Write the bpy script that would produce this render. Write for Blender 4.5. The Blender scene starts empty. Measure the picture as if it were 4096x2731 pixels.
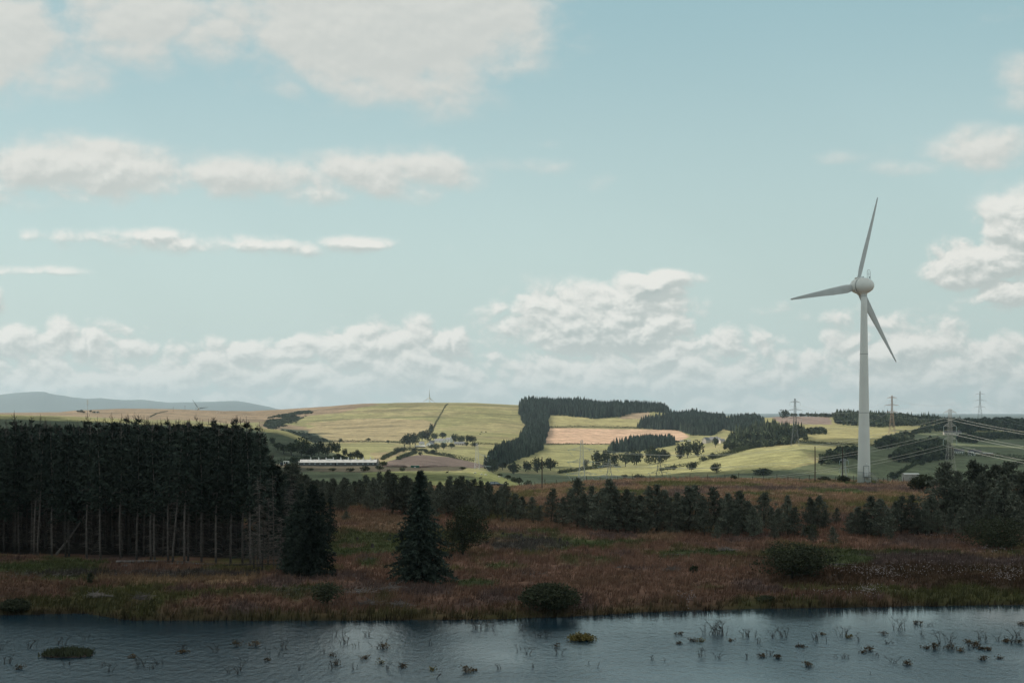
import bpy, math, random
import numpy as np
from mathutils import Vector, Matrix

SC = bpy.context.scene
COL = SC.collection
F = 6827.0      # focal length in photo pixels (4096 wide)
HY = 1650.0     # photo row of the true horizon
CZ = 20.0       # camera height above the water
R = math.radians

# ------------------------------------------------------------------ camera
cam = bpy.data.cameras.new("camera"); cam_o = bpy.data.objects.new("camera", cam); COL.objects.link(cam_o)
cam.sensor_width = 36.0; cam.lens = 36.0*F/4096.0
cam.shift_y = (HY-1365.5)/4096.0
cam_o.location = (0, 0, CZ); cam_o.rotation_euler = (R(90), 0, 0)
cam.clip_start = 1.0; cam.clip_end = 120000.0
SC.camera = cam_o
SC.render.resolution_x = 1024; SC.render.resolution_y = 682
SC.view_settings.view_transform = 'Standard'
try: SC.view_settings.look = 'None'
except Exception: pass
SC.view_settings.gamma = 1.0; SC.view_settings.use_curve_mapping = False
SC.view_settings.exposure = 0.36
SC.cycles.volume_bounces = 0
SC.cycles.max_bounces = 6
SC.cycles.transparent_max_bounces = 8

# ------------------------------------------------------------------ sun
SUN_EL = R(40.0); SUN_AZ = math.atan2(-0.92, 0.39)       # azimuth measured from +Y towards +X
SUN = Vector((math.sin(SUN_AZ)*math.cos(SUN_EL), math.cos(SUN_AZ)*math.cos(SUN_EL), math.sin(SUN_EL)))
sl = bpy.data.lights.new("sun", 'SUN'); sl.energy = 3.7; sl.angle = R(0.55); sl.color = (1.0, 0.93, 0.83)
sun_o = bpy.data.objects.new("sun", sl); COL.objects.link(sun_o)
sun_o.rotation_euler = (-SUN).to_track_quat('-Z', 'Y').to_euler()
sun_o.location = (-200, 100, 400)

# ------------------------------------------------------------------ world: sky with clouds
W = bpy.data.worlds.new("World"); SC.world = W; W.use_nodes = True
nt = W.node_tree; nt.nodes.clear()
def N(t, **kw):
    n = nt.nodes.new(t)
    for k, v in kw.items(): setattr(n, k, v)
    return n
def L(a, b): nt.links.new(a, b)
def M(op, a, b=None, c=None, clamp=False):
    n = nt.nodes.new('ShaderNodeMath'); n.operation = op; n.use_clamp = clamp
    for i, x in enumerate((a, b, c)):
        if x is None: continue
        if isinstance(x, (int, float)): n.inputs[i].default_value = x
        else: nt.links.new(x, n.inputs[i])
    return n.outputs[0]
def MR(x, a, b, c=0.0, d=1.0, smooth=True):
    n = nt.nodes.new('ShaderNodeMapRange'); n.interpolation_type = 'SMOOTHSTEP' if smooth else 'LINEAR'
    nt.links.new(x, n.inputs[0])
    for i, v in zip((1, 2, 3, 4), (a, b, c, d)): n.inputs[i].default_value = v
    return n.outputs[0]
def MIXC(f, a, b):
    n = nt.nodes.new('ShaderNodeMix'); n.data_type = 'RGBA'
    if isinstance(f, (int, float)): n.inputs[0].default_value = f
    else: nt.links.new(f, n.inputs[0])
    for i, x in ((6, a), (7, b)):
        if isinstance(x, tuple): n.inputs[i].default_value = (x[0], x[1], x[2], 1)
        else: nt.links.new(x, n.inputs[i])
    return n.outputs[2]
tc = N('ShaderNodeTexCoord'); sep = N('ShaderNodeSeparateXYZ'); L(tc.outputs['Generated'], sep.inputs[0])
sx, sy, sz = sep.outputs
hor = M('SQRT', M('ADD', M('MULTIPLY', sx, sx), M('MULTIPLY', sy, sy)))
U = M('ADD', M('MULTIPLY', M('ARCTAN2', sx, sy), F), 2048.0)       # azimuth, in hundredths of a degree or so
V = M('SUBTRACT', HY, M('MULTIPLY', M('DIVIDE', sz, M('MAXIMUM', hor, 0.02)), F))
def comb(a, b, c=0.0):
    n = N('ShaderNodeCombineXYZ')
    for i, x in enumerate((a, b, c)):
        if isinstance(x, (int, float)): n.inputs[i].default_value = x
        else: L(x, n.inputs[i])
    return n.outputs[0]
def noise(vec, scale, detail=6, rough=0.55, dist=0.0):
    n = N('ShaderNodeTexNoise'); n.inputs['Scale'].default_value = scale
    n.inputs['Detail'].default_value = detail; n.inputs['Roughness'].default_value = rough
    n.inputs['Distortion'].default_value = dist
    L(vec, n.inputs['Vector']); return n.outputs[0]
# cloud bodies: centre u, centre v, radius u, radius v, strength
BLOBS = [(1560, 50, 600, 330, 1.35), (1300, 40, 260, 190, .8), (1850, 190, 240, 180, .75), (1430, 250, 190, 120, .6),
         (60, 200, 300, 270, .84), (560, 110, 340, 190, .76), (860, 170, 300, 130, .62), (260, 330, 330, 160, .42),
         (300, 700, 520, 130, .92), (60, 760, 260, 120, .6), (1000, 715, 400, 90, .78), (1560, 690, 380, 110, .82), (1250, 770, 300, 70, .5),
         (420, 962, 560, 40, .56), (900, 992, 600, 48, .60), (1350, 980, 440, 34, .46), (100, 1105, 330, 24, .5),
         (2150, 670, 260, 60, .36), (2400, 730, 140, 60, .28), (2180, 580, 130, 30, .28),
         (3900, 630, 280, 90, .72), (3640, 700, 220, 50, .42), (4050, 390, 160, 120, .62), (3330, 650, 160, 40, .3), (3880, 120, 260, 90, .26),
         (4080, 960, 240, 170, 1.15), (3880, 1070, 230, 110, .9), (4010, 1180, 220, 100, .62),
         (2590, 1140, 185, 58, 1.15), (2380, 1300, 400, 170, 1.15), (2460, 1225, 210, 110, 1.0), (20, 1230, 90, 70, .8),
         (3300, 1240, 330, 90, .4), (3600, 1290, 400, 80, .4)]
def billow(u, v, su, sv, z):
    t = None
    for k, w_ in ((1.0, 1.0), (2.2, .48), (4.9, .22), (10.3, .11)):
        n = noise(comb(M('MULTIPLY', u, su*k), M('MULTIPLY', v, sv*k), z+k), 1.0, 0, .5)
        t_ = M('MULTIPLY', M('ABSOLUTE', M('SUBTRACT', n, .5)), w_); t = t_ if t is None else M('ADD', t, t_)
    return t
def density(du, dv):
    u = M('ADD', U, du); v = M('ADD', V, dv)
    # warp the plane a little so that outlines curl
    wv = noise(comb(M('MULTIPLY', u, .006), M('MULTIPLY', v, .009), 9.1), 1.0, 4, .55)
    uw = M('ADD', u, M('MULTIPLY', M('SUBTRACT', wv, .5), 110.0)); vw = M('ADD', v, M('MULTIPLY', M('SUBTRACT', wv, .5), 60.0))
    tot = None
    for (cx, cy, rx, ry, a) in BLOBS:
        q = M('ADD', M('POWER', M('ABSOLUTE', M('MULTIPLY', M('SUBTRACT', u, cx), 1.0/rx)), 2.0),
              M('POWER', M('ABSOLUTE', M('MULTIPLY', M('SUBTRACT', v, cy), 1.0/ry)), 2.0))
        g = M('MULTIPLY', M('EXPONENT', M('MULTIPLY', q, -1.0)), a)
        tot = g if tot is None else M('MAXIMUM', tot, g)
    # the long bank above the horizon, and unseen broken cloud added overhead for ambient light
    nb = noise(comb(M('MULTIPLY', u, .0013), M('MULTIPLY', v, .0006), 3.7), 1.0, 3, .5)
    top = M('ADD', 1290.0, M('MULTIPLY', M('SUBTRACT', nb, .5), -330.0))
    bank = MR(M('SUBTRACT', v, top), -70.0, 130.0, 0.0, .62)
    over = MR(v, -4200.0, -900.0, .62, 0.0)
    tot = M('MAXIMUM', tot, M('MAXIMUM', bank, over))
    n1 = noise(comb(M('MULTIPLY', u, .0055), M('MULTIPLY', v, .0080), 1.3), 1.0, 8, .58)
    n2 = noise(comb(M('MULTIPLY', u, .0017), M('MULTIPLY', v, .0042), 7.7), 1.0, 3, .5)
    vo = billow(uw, vw, .0052, .0068, 2.2)
    nz = M('ADD', M('MULTIPLY', M('SUBTRACT', n1, .5), .85), M('MULTIPLY', M('SUBTRACT', n2, .5), .75))
    crisp = MR(v, 500.0, 1150.0, .35, 1.25)
    nz = M('ADD', nz, M('MULTIPLY', M('SUBTRACT', vo, .22), crisp))
    d = M('ADD', tot, M('MULTIPLY', nz, M('MINIMUM', 1.0, M('ADD', .22, M('MULTIPLY', tot, 1.7)))))
    return d, v
d0, _ = density(0.0, 0.0)
d1, _ = density(-14.0, -26.0)
cv_a = MR(d0, .16, .66); cv_b = MR(d0, .22, .54); sel = M('MAXIMUM', MR(V, 1110.0, 1200.0), M('MULTIPLY', MR(U, 2300.0, 2700.0), MR(V, 780.0, 950.0)))
cover = M('ADD', M('MULTIPLY', cv_a, M('SUBTRACT', 1.0, sel)), M('MULTIPLY', cv_b, sel))
lit = MR(M('SUBTRACT', d0, d1), -.21, .25)       # thinner towards the sun = lit edge
thick = MR(d0, .45, 1.35)
sky = N('ShaderNodeTexSky'); sky.sky_type = 'NISHITA'; sky.sun_disc = False
sky.sun_elevation = SUN_EL; sky.sun_rotation = SUN_AZ
sky.altitude = 100; sky.air_density = 1.0; sky.dust_density = 1.2; sky.ozone_density = 1.0
hs = N('ShaderNodeHueSaturation'); hs.inputs['Saturation'].default_value = 0.72; hs.inputs['Hue'].default_value = 0.482
hs.inputs['Value'].default_value = 1.0
L(sky.outputs[0], hs.inputs['Color'])
SKY_STR = 0.085; CB = 1.0/SKY_STR
elev = MR(V, -3500.0, -100.0); elev2 = MR(V, -200.0, 1200.0)
grad = MIXC(elev2, MIXC(elev, (.15*CB, .27*CB, .34*CB), (.25*CB, .412*CB, .442*CB)), (.44*CB, .565*CB, .54*CB))
skyc = MIXC(.78, hs.outputs[0], grad)
cl_l = (.70*CB, .69*CB, .645*CB); cl_d = (.33*CB, .38*CB, .37*CB); cl_m = (.42*CB, .455*CB, .435*CB)
cl_s = MIXC(MR(V, 500.0, 1100.0), (.485*CB, .50*CB, .475*CB), MIXC(thick, cl_m, cl_d))
ccol = MIXC(lit, cl_s, MIXC(MR(V, 300.0, 1100.0), (.555*CB, .56*CB, .525*CB), cl_l))
ccol = MIXC(MR(V, 1330.0, 1660.0, 0.0, .42), ccol, (.46*CB, .505*CB, .485*CB))
veil = M('MULTIPLY', MR(V, 900.0, 1650.0), .5)
base = MIXC(veil, skyc, (.44*CB, .51*CB, .49*CB))
final = MIXC(M('MULTIPLY', cover, .93), base, ccol)
bg = N('ShaderNodeBackground'); bg.inputs[1].default_value = SKY_STR; L(final, bg.inputs[0])
wo = N('ShaderNodeOutputWorld'); L(bg.outputs[0], wo.inputs[0])
try: W.cycles.sampling_method = 'MANUAL'; W.cycles.sample_map_resolution = 1024
except Exception: pass

# ------------------------------------------------------------------ numeric helpers
rng = np.random.default_rng(7); random.seed(7)
def vnoise(x, y, seed=0):
    x = np.asarray(x, float); y = np.asarray(y, float)
    xi = np.floor(x).astype(np.int64); yi = np.floor(y).astype(np.int64)
    fx = x-xi; fy = y-yi; fx = fx*fx*(3-2*fx); fy = fy*fy*(3-2*fy)
    def h(a, b):
        n = (a*374761393+b*668265263+seed*2147483647) & 0xffffffff
        n = ((n ^ (n >> 13))*1274126177) & 0xffffffff
        n = (n ^ (n >> 16)) & 0xffff
        return n/65535.0
    return (h(xi, yi)*(1-fx)+h(xi+1, yi)*fx)*(1-fy)+(h(xi, yi+1)*(1-fx)+h(xi+1, yi+1)*fx)*fy
def fbm(x, y, seed=0, o=4):
    s = 0; a = .5; t = 0
    for i in range(o):
        s = s+a*vnoise(x*2**i, y*2**i, seed+i*17); t += a; a *= .55
    return s/t
def inpoly(x, y, poly):
    x = np.asarray(x); y = np.asarray(y); c = np.zeros(np.broadcast(x, y).shape, bool)
    n = len(poly)
    for i in range(n):
        x0, y0 = poly[i]; x1, y1 = poly[(i+1) % n]
        if y0 == y1: continue
        cond = ((y0 > y) != (y1 > y)) & (x < (x1-x0)*(y-y0)/(y1-y0)+x0)
        c ^= cond
    return c

# ------------------------------------------------------------------ terrain height field
def I(px, *kn):
    xs = [k[0] for k in kn]; ys = [k[1] for k in kn]
    return np.interp(px, xs, ys)
def vz(v, D): return CZ-(v-HY)/F*D
def shore_v(px): return I(px, (-400, 2455), (0, 2458), (350, 2452), (500, 2478), (1000, 2482), (1400, 2480), (2070, 2474), (2400, 2458), (2700, 2442), (3200, 2430), (4096, 2417), (4500, 2412))
def shore_D(px): return CZ*F/(shore_v(px)-HY)
def knots(px):
    """list of (D, z) arrays over photo columns px: the ground's profile away from the viewer"""
    o = np.ones_like(px); ds = shore_D(px); K = []
    K += [(-420*o, 23*o), (0*o, 18*o), (70*o, 4*o), (100*o, -1.5*o), (ds-4, -.9*o), (ds, 0*o), (ds+2.5, .45*o), (ds+12, .8*o), (232*o, 1.2*o)]
    K += [(300*o, I(px, (1000, 2.4), (1700, 2.4), (2400, 1.9), (4096, 1.9)))]
    K += [(370*o, I(px, (1000, 2.2), (2100, 1.7), (2600, 2.2), (4096, 1.9)))]
    cv = I(px, (0, 1945), (1500, 1950), (2000, 1948), (2100, 1944), (2230, 1936), (2350, 1926), (2500, 1917), (2900, 1915), (3300, 1922), (3460, 1926), (3600, 1930), (3900, 1940), (4096, 1950))
    K += [(448*o, vz(cv, 448)), (480*o, vz(cv, 448)-1.6), (600*o, -9*o)]
    K += [(650*o, vz(I(px, (900, 1950), (1500, 1952), (2080, 1962), (2200, 1990), (4096, 1990)), 650))]
    K += [(800*o, vz(I(px, (900, 1905), (1500, 1905), (1850, 1908), (1950, 1920), (2030, 1940), (2080, 1955), (2200, 1985), (4096, 1985)), 800))]
    K += [(950*o, vz(I(px, (900, 1866), (1500, 1866), (1680, 1872), (1780, 1866), (1850, 1868), (1950, 1887), (2030, 1920), (2080, 1944), (2200, 1985), (4096, 1985)), 950))]
    K += [(1010*o, vz(I(px, (900, 1864), (1500, 1864), (1560, 1872), (1850, 1876), (1950, 1900), (2080, 1950), (2200, 1980), (4096, 1980)), 1010))]
    K += [(1150*o, vz(I(px, (0, 1800), (1000, 1840), (1500, 1872), (1850, 1900), (2080, 1960), (2200, 1972), (4096, 1972)), 1150))]
    K += [(1400*o, vz(I(px, (-400, 1660), (0, 1661), (300, 1668), (500, 1681), (700, 1691), (900, 1701), (1000, 1711), (1100, 1718), (1150, 1727), (1200, 1746), (1250, 1770), (1300, 1798), (1400, 1830), (1500, 1852), (1600, 1885), (2100, 1940), (4096, 1945)), 1400))]
    K += [(1500*o, vz(I(px, (-400, 1672), (0, 1672), (500, 1694), (900, 1715), (1100, 1735), (1200, 1768), (1300, 1815), (1400, 1845), (1500, 1866), (1700, 1885), (2100, 1930), (4096, 1932)), 1500))]
    K += [(1750*o, vz(I(px, (-400, 1680), (0, 1680), (500, 1700), (900, 1725), (1100, 1770), (1300, 1845), (1450, 1845), (1700, 1842), (1900, 1868), (2100, 1905), (2600, 1895), (3000, 1840), (3200, 1812), (3600, 1842), (4096, 1858)), 1750))]
    K += [(2400*o, vz(I(px, (-400, 1668), (0, 1668), (600, 1695), (1000, 1760), (1300, 1775), (1500, 1778), (1800, 1782), (2000, 1792), (2200, 1806), (2600, 1812), (2900, 1772), (3200, 1742), (3600, 1758), (4096, 1778)), 2400))]
    K += [(3000*o, vz(I(px, (-400, 1660), (0, 1660), (600, 1672), (1000, 1708), (1200, 1722), (1700, 1706), (2000, 1716), (2200, 1730), (2600, 1738), (3000, 1722), (3200, 1700), (3600, 1712), (4096, 1728)), 3000))]
    K += [(3700*o, vz(I(px, (-400, 1655), (0, 1650), (240, 1648), (300, 1641), (500, 1635), (700, 1637), (800, 1641), (900, 1644), (1000, 1644), (1100, 1639), (1300, 1626), (1450, 1614), (1700, 1610), (1900, 1612), (2080, 1620), (2200, 1628), (2500, 1636), (2640, 1640), (2685, 1652), (2720, 1674), (2800, 1678), (2900, 1684), (3000, 1680), (3100, 1668), (3200, 1666), (3600, 1672), (3850, 1688), (4096, 1692), (4500, 1692)), 3700))]
    K += [(4300*o, vz(I(px, (0, 1662), (500, 1648), (1000, 1655), (1700, 1626), (2100, 1640), (2700, 1660), (3600, 1685), (4096, 1700)), 4300))]
    K += [(9000*o, vz(1672*o, 9000)), (19000*o, vz(1660*o, 19000))]
    mv = I(px, (-400, 1600), (-100, 1588), (0, 1581), (60, 1575), (150, 1568), (178, 1569), (200, 1577), (235, 1583), (280, 1588), (340, 1595), (400, 1593), (450, 1598), (500, 1603), (600, 1604), (680, 1611), (760, 1609), (800, 1608), (880, 1603), (950, 1603), (1000, 1611), (1060, 1624), (1110, 1635), (1180, 1648), (1300, 1652), (4096, 1655))
    K += [(23000*o, vz(mv, 23000)), (30000*o, vz(np.maximum(mv+40, 1662), 30000))]
    return np.array([k[0] for k in K]), np.array([k[1] for k in K])
DROW = np.unique(np.concatenate([np.linspace(-420, 100, 24), np.linspace(100, 160, 16), np.arange(160, 500, 1.6), np.arange(500, 1150, 7),
        np.arange(1150, 1800, 6), np.arange(1800, 3000, 7.5), np.arange(3000, 3720, 6), np.arange(3720, 4400, 30), np.geomspace(4400, 30000, 70)]))
PCOL = np.unique(np.concatenate([np.linspace(-3300, -420, 30), np.arange(-420, 4520, 7.5), np.linspace(4520, 7400, 30)]))
KD, KZ = knots(PCOL)
def hermite(KD, KZ, rows):
    nk, nc = KD.shape; out = np.zeros((len(rows), nc))
    h = np.diff(KD, axis=0); s = np.diff(KZ, axis=0)/h
    m = np.zeros_like(KZ); m[0] = s[0]; m[-1] = s[-1]
    same = s[:-1]*s[1:] > 0
    w1 = 2*h[1:]+h[:-1]; w2 = h[1:]+2*h[:-1]
    with np.errstate(divide='ignore', invalid='ignore'):
        mm = (w1+w2)/(w1/s[:-1]+w2/s[1:])
    m[1:-1] = np.where(same, mm, 0)
    for j in range(nc):
        k = np.clip(np.searchsorted(KD[:, j], rows, side='right')-1, 0, nk-2)
        hh = h[k, j]; t = (rows-KD[k, j])/hh
        out[:, j] = (2*t**3-3*t**2+1)*KZ[k, j]+(t**3-2*t**2+t)*hh*m[k, j]+(-2*t**3+3*t**2)*KZ[k+1, j]+(t**3-t**2)*hh*m[k+1, j]
    return out
ZG = hermite(KD, KZ, DROW)
TX = (PCOL-2048)/F
XG = TX[None, :]*np.maximum(DROW, 150)[:, None]; YG = np.repeat(DROW[:, None], len(PCOL), 1)
# natural bumps on top of the profile
ds_g = shore_D(PCOL)[None, :]
near = np.clip((YG-ds_g-1)/6, 0, 1)*np.clip((700-YG)/200, 0, 1)
ZG += near*((fbm(XG/9, YG/9, 3)-.5)*.75+(fbm(XG/2.2, YG/2.2, 5, 3)-.5)*.28)
mid = np.clip((YG-620)/200, 0, 1)*np.clip((5000-YG)/800, 0, 1)
ZG += mid*(fbm(XG/120, YG/120, 11, 4)-.5)*3.2
far = np.clip((YG-15000)/5000, 0, 1)
ZG += far*(fbm(XG/900, YG/900, 21, 5)-.5)*70*(KZ[-2][None, :] > 40)
ZG += np.clip(1-np.abs(YG-ds_g)/5, 0, 1)*(fbm(XG/3.5, YG/3.5, 9, 3)-.5)*.5
def ground(x, y):
    r = np.clip(np.searchsorted(DROW, y)-1, 0, len(DROW)-2); fy = (y-DROW[r])/(DROW[r+1]-DROW[r])
    px = 2048+F*x/max(y, 150)
    c = np.clip(np.searchsorted(PCOL, px)-1, 0, len(PCOL)-2); fx = (px-PCOL[c])/(PCOL[c+1]-PCOL[c])
    return float((ZG[r, c]*(1-fx)+ZG[r, c+1]*fx)*(1-fy)+(ZG[r+1, c]*(1-fx)+ZG[r+1, c+1]*fx)*fy)
def groundv(x, y):
    r = np.clip(np.searchsorted(DROW, y)-1, 0, len(DROW)-2); fy = (y-DROW[r])/(DROW[r+1]-DROW[r])
    px = 2048+F*x/np.maximum(y, 150)
    c = np.clip(np.searchsorted(PCOL, px)-1, 0, len(PCOL)-2); fx = (px-PCOL[c])/(PCOL[c+1]-PCOL[c])
    return (ZG[r, c]*(1-fx)+ZG[r, c+1]*fx)*(1-fy)+(ZG[r+1, c]*(1-fx)+ZG[r+1, c+1]*fx)*fy
def at(px, D):                       # point on the ground at distance D along azimuth px
    x = (px-2048)/F*D; return Vector((x, D, ground(x, D)))
def hit(px, v, D0=160, D1=4400):     # first ground point seen at that height of view between D0 and D1
    best = None; D = D0
    while D < D1:
        x = (px-2048)/F*D; z = ground(x, D)
        vv = HY+(CZ-z)/D*F
        if vv <= v: return Vector((x, D, z))
        if best is None or vv < best[0]: best = (vv, D)
        D *= 1.003
    return at(px, best[1])
def lift(px, v, D): return Vector(((px-2048)/F*D, D, CZ-(v-HY)/F*D))

# ------------------------------------------------------------------ materials
def mat(name, col, rough=.85, attr=None, var=.18, vscale=3.0, bump=0.0, bscale=20.0, spec=.25, metal=0.0, rand=0.0, transl=0.0, coord='Object'):
    m = bpy.data.materials.new(name); m.use_nodes = True; t = m.node_tree; t.nodes.clear()
    n = t.nodes.new; l = t.links.new
    out = n('ShaderNodeOutputMaterial'); p = n('ShaderNodeBsdfPrincipled')
    p.inputs['Roughness'].default_value = rough; p.inputs['Metallic'].default_value = metal
    p.inputs['Specular IOR Level'].default_value = spec
    tcn = n('ShaderNodeTexCoord'); no = n('ShaderNodeTexNoise'); no.inputs['Scale'].default_value = vscale; no.inputs['Detail'].default_value = 5
    l(tcn.outputs[coord], no.inputs['Vector'])
    mr = n('ShaderNodeMapRange'); mr.inputs[1].default_value = .3; mr.inputs[2].default_value = .7
    mr.inputs[3].default_value = 1-var; mr.inputs[4].default_value = 1+var; l(no.outputs[0], mr.inputs[0])
    val = mr.outputs[0]
    if rand:
        oi = n('ShaderNodeObjectInfo'); m2 = n('ShaderNodeMapRange'); m2.inputs[3].default_value = 1-rand; m2.inputs[4].default_value = 1+rand
        l(oi.outputs['Random'], m2.inputs[0]); mm = n('ShaderNodeMath'); mm.operation = 'MULTIPLY'; l(val, mm.inputs[0]); l(m2.outputs[0], mm.inputs[1]); val = mm.outputs[0]
    vm = n('ShaderNodeVectorMath'); vm.operation = 'SCALE'; l(val, vm.inputs['Scale'])
    if attr:
        a = n('ShaderNodeAttribute'); a.attribute_name = attr; l(a.outputs['Color'], vm.inputs[0])
    else: vm.inputs[0].default_value = col
    l(vm.outputs[0], p.inputs['Base Color'])
    if bump:
        nb = n('ShaderNodeTexNoise'); nb.inputs['Scale'].default_value = bscale; nb.inputs['Detail'].default_value = 4; l(tcn.outputs[coord], nb.inputs['Vector'])
        b = n('ShaderNodeBump'); b.inputs['Strength'].default_value = bump; b.inputs['Distance'].default_value = .1; l(nb.outputs[0], b.inputs['Height']); l(b.outputs[0], p.inputs['Normal'])
    if transl:
        tr = n('ShaderNodeBsdfTranslucent'); l(vm.outputs[0], tr.inputs[0]); mx = n('ShaderNodeMixShader'); mx.inputs[0].default_value = transl
        l(p.outputs[0], mx.inputs[1]); l(tr.outputs[0], mx.inputs[2]); l(mx.outputs[0], out.inputs[0])
    else: l(p.outputs[0], out.inputs[0])
    return m
MT = dict(
    bark=mat('bark', (.070, .056, .048), .95, var=.4, vscale=4, rand=.35, bump=.4),
    pale_bark=mat('pale_bark', (.13, .105, .092), .95, var=.4, vscale=3, rand=.3, bump=.4),
    spruce=mat('spruce_needles', (.036, .045, .034), .9, var=.4, vscale=.8, rand=.3, spec=.15),
    pine=mat('pine_needles', (.125, .128, .095), .9, var=.4, vscale=.9, rand=.3, spec=.15, transl=.1),
    leaf=mat('broad_leaves', (.045, .058, .026), .85, var=.4, vscale=.9, rand=.25, spec=.2, transl=.15),
    willow=mat('willow_leaves', (.052, .056, .030), .85, var=.4, vscale=1.2, rand=.15, spec=.2, transl=.15),
    rust=mat('rusty_leaves', (.10, .062, .030), .85, var=.4, vscale=2, rand=.35, transl=.15),
    yellow=mat('yellow_leaves', (.16, .12, .035), .85, var=.4, vscale=2, rand=.2, transl=.15),
    spruce_mass=mat('spruce_mass', (1, 1, 1), .9, attr='col', var=.3, vscale=.3, spec=.1),
    farwood=mat('distant_leaves_mass', (1, 1, 1), .9, attr='col', var=.3, vscale=.1, spec=.1),
    farspruce=mat('distant_spruce', (1, 1, 1), .9, attr='col', var=.25, vscale=.06, spec=.1),
    farleaf=mat('distant_leaves', (.05, .060, .032), .9, var=.4, vscale=.15, rand=.35, spec=.1),
    gorse=mat('gorse', (1, 1, 1), .9, attr='col', var=.25, vscale=.05, spec=.1),
    hedge=mat('hedge_leaves', (.048, .058, .028), .9, var=.4, vscale=.1, rand=.2, spec=.1),
    deadwood=mat('dead_wood', (.20, .165, .15), .9, var=.45, vscale=2, rand=.35),
    wetwood=mat('wet_twigs', (.045, .036, .032), .8, var=.4, vscale=3, rand=.3),
    tower=mat('turbine_paint', (.74, .72, .67), .45, var=.05, vscale=.25, spec=.4),
    blade=mat('blade_paint', (.50, .505, .49), .4, var=.08, vscale=.3, spec=.4),
    greyblade=mat('grey_blade_paint', (.13, .15, .15), .5),
    seam=mat('seam_grey', (.16, .17, .17), .6),
    concrete=mat('concrete', (.34, .335, .31), .9, var=.12, vscale=1),
    steel=mat('galvanised_steel', (.46, .44, .43), .55, var=.15, vscale=1, metal=.2, rand=.25),
    darksteel=mat('weathered_steel', (.12, .13, .13), .6, var=.15, vscale=1, metal=.2),
    redsteel=mat('primer_steel', (.55, .36, .28), .6, var=.12, vscale=.5),
    insul=mat('insulator', (.42, .50, .50), .35, var=.1),
    cable=mat('aluminium_cable', (.56, .54, .50), .45, metal=.3, var=.05),
    wood=mat('pole_wood', (.085, .062, .05), .9, var=.3, vscale=3, rand=.2),
    white=mat('white_render', (.78, .76, .71), .8, var=.06, vscale=1),
    pink=mat('pale_render', (.62, .54, .48), .85, var=.08, vscale=1),
    stone=mat('sandstone', (.40, .31, .25), .9, var=.15, vscale=1),
    slate=mat('slate_roof', (.19, .19, .20), .6, var=.15, vscale=1),
    asbestos=mat('pale_sheet_roof', (.44, .43, .41), .7, var=.10, vscale=.6),
    darkroof=mat('dark_roof', (.07, .07, .075), .7, var=.15),
    timberwall=mat('grey_timber_wall', (.10, .098, .095), .85, var=.2, vscale=1),
    glass=mat('window_glass', (.30, .34, .36), .15, var=.05, spec=.6),
    black=mat('dark_opening', (.012, .012, .012), .8),
    green=mat('green_paint', (.025, .11, .075), .5, var=.1),
    orange=mat('orange_paint', (.55, .19, .06), .5, var=.1),
    carpaint=mat('dark_blue_paint', (.025, .032, .045), .25, var=.03, spec=.6),
    tyre=mat('tyre_rubber', (.02, .02, .02), .85),
    hub=mat('alloy', (.4, .4, .4), .35, metal=.6),
    wool=mat('wool', (.62, .58, .48), .95, var=.1), blackcoat=mat('black_coat', (.018, .016, .015), .8),
    lamp=mat('lamp_cover', (.8, .8, .78), .3), earth=mat('bare_earth', (.07, .05, .042), .95, var=.3, vscale=1, bump=.5),
)

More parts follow.
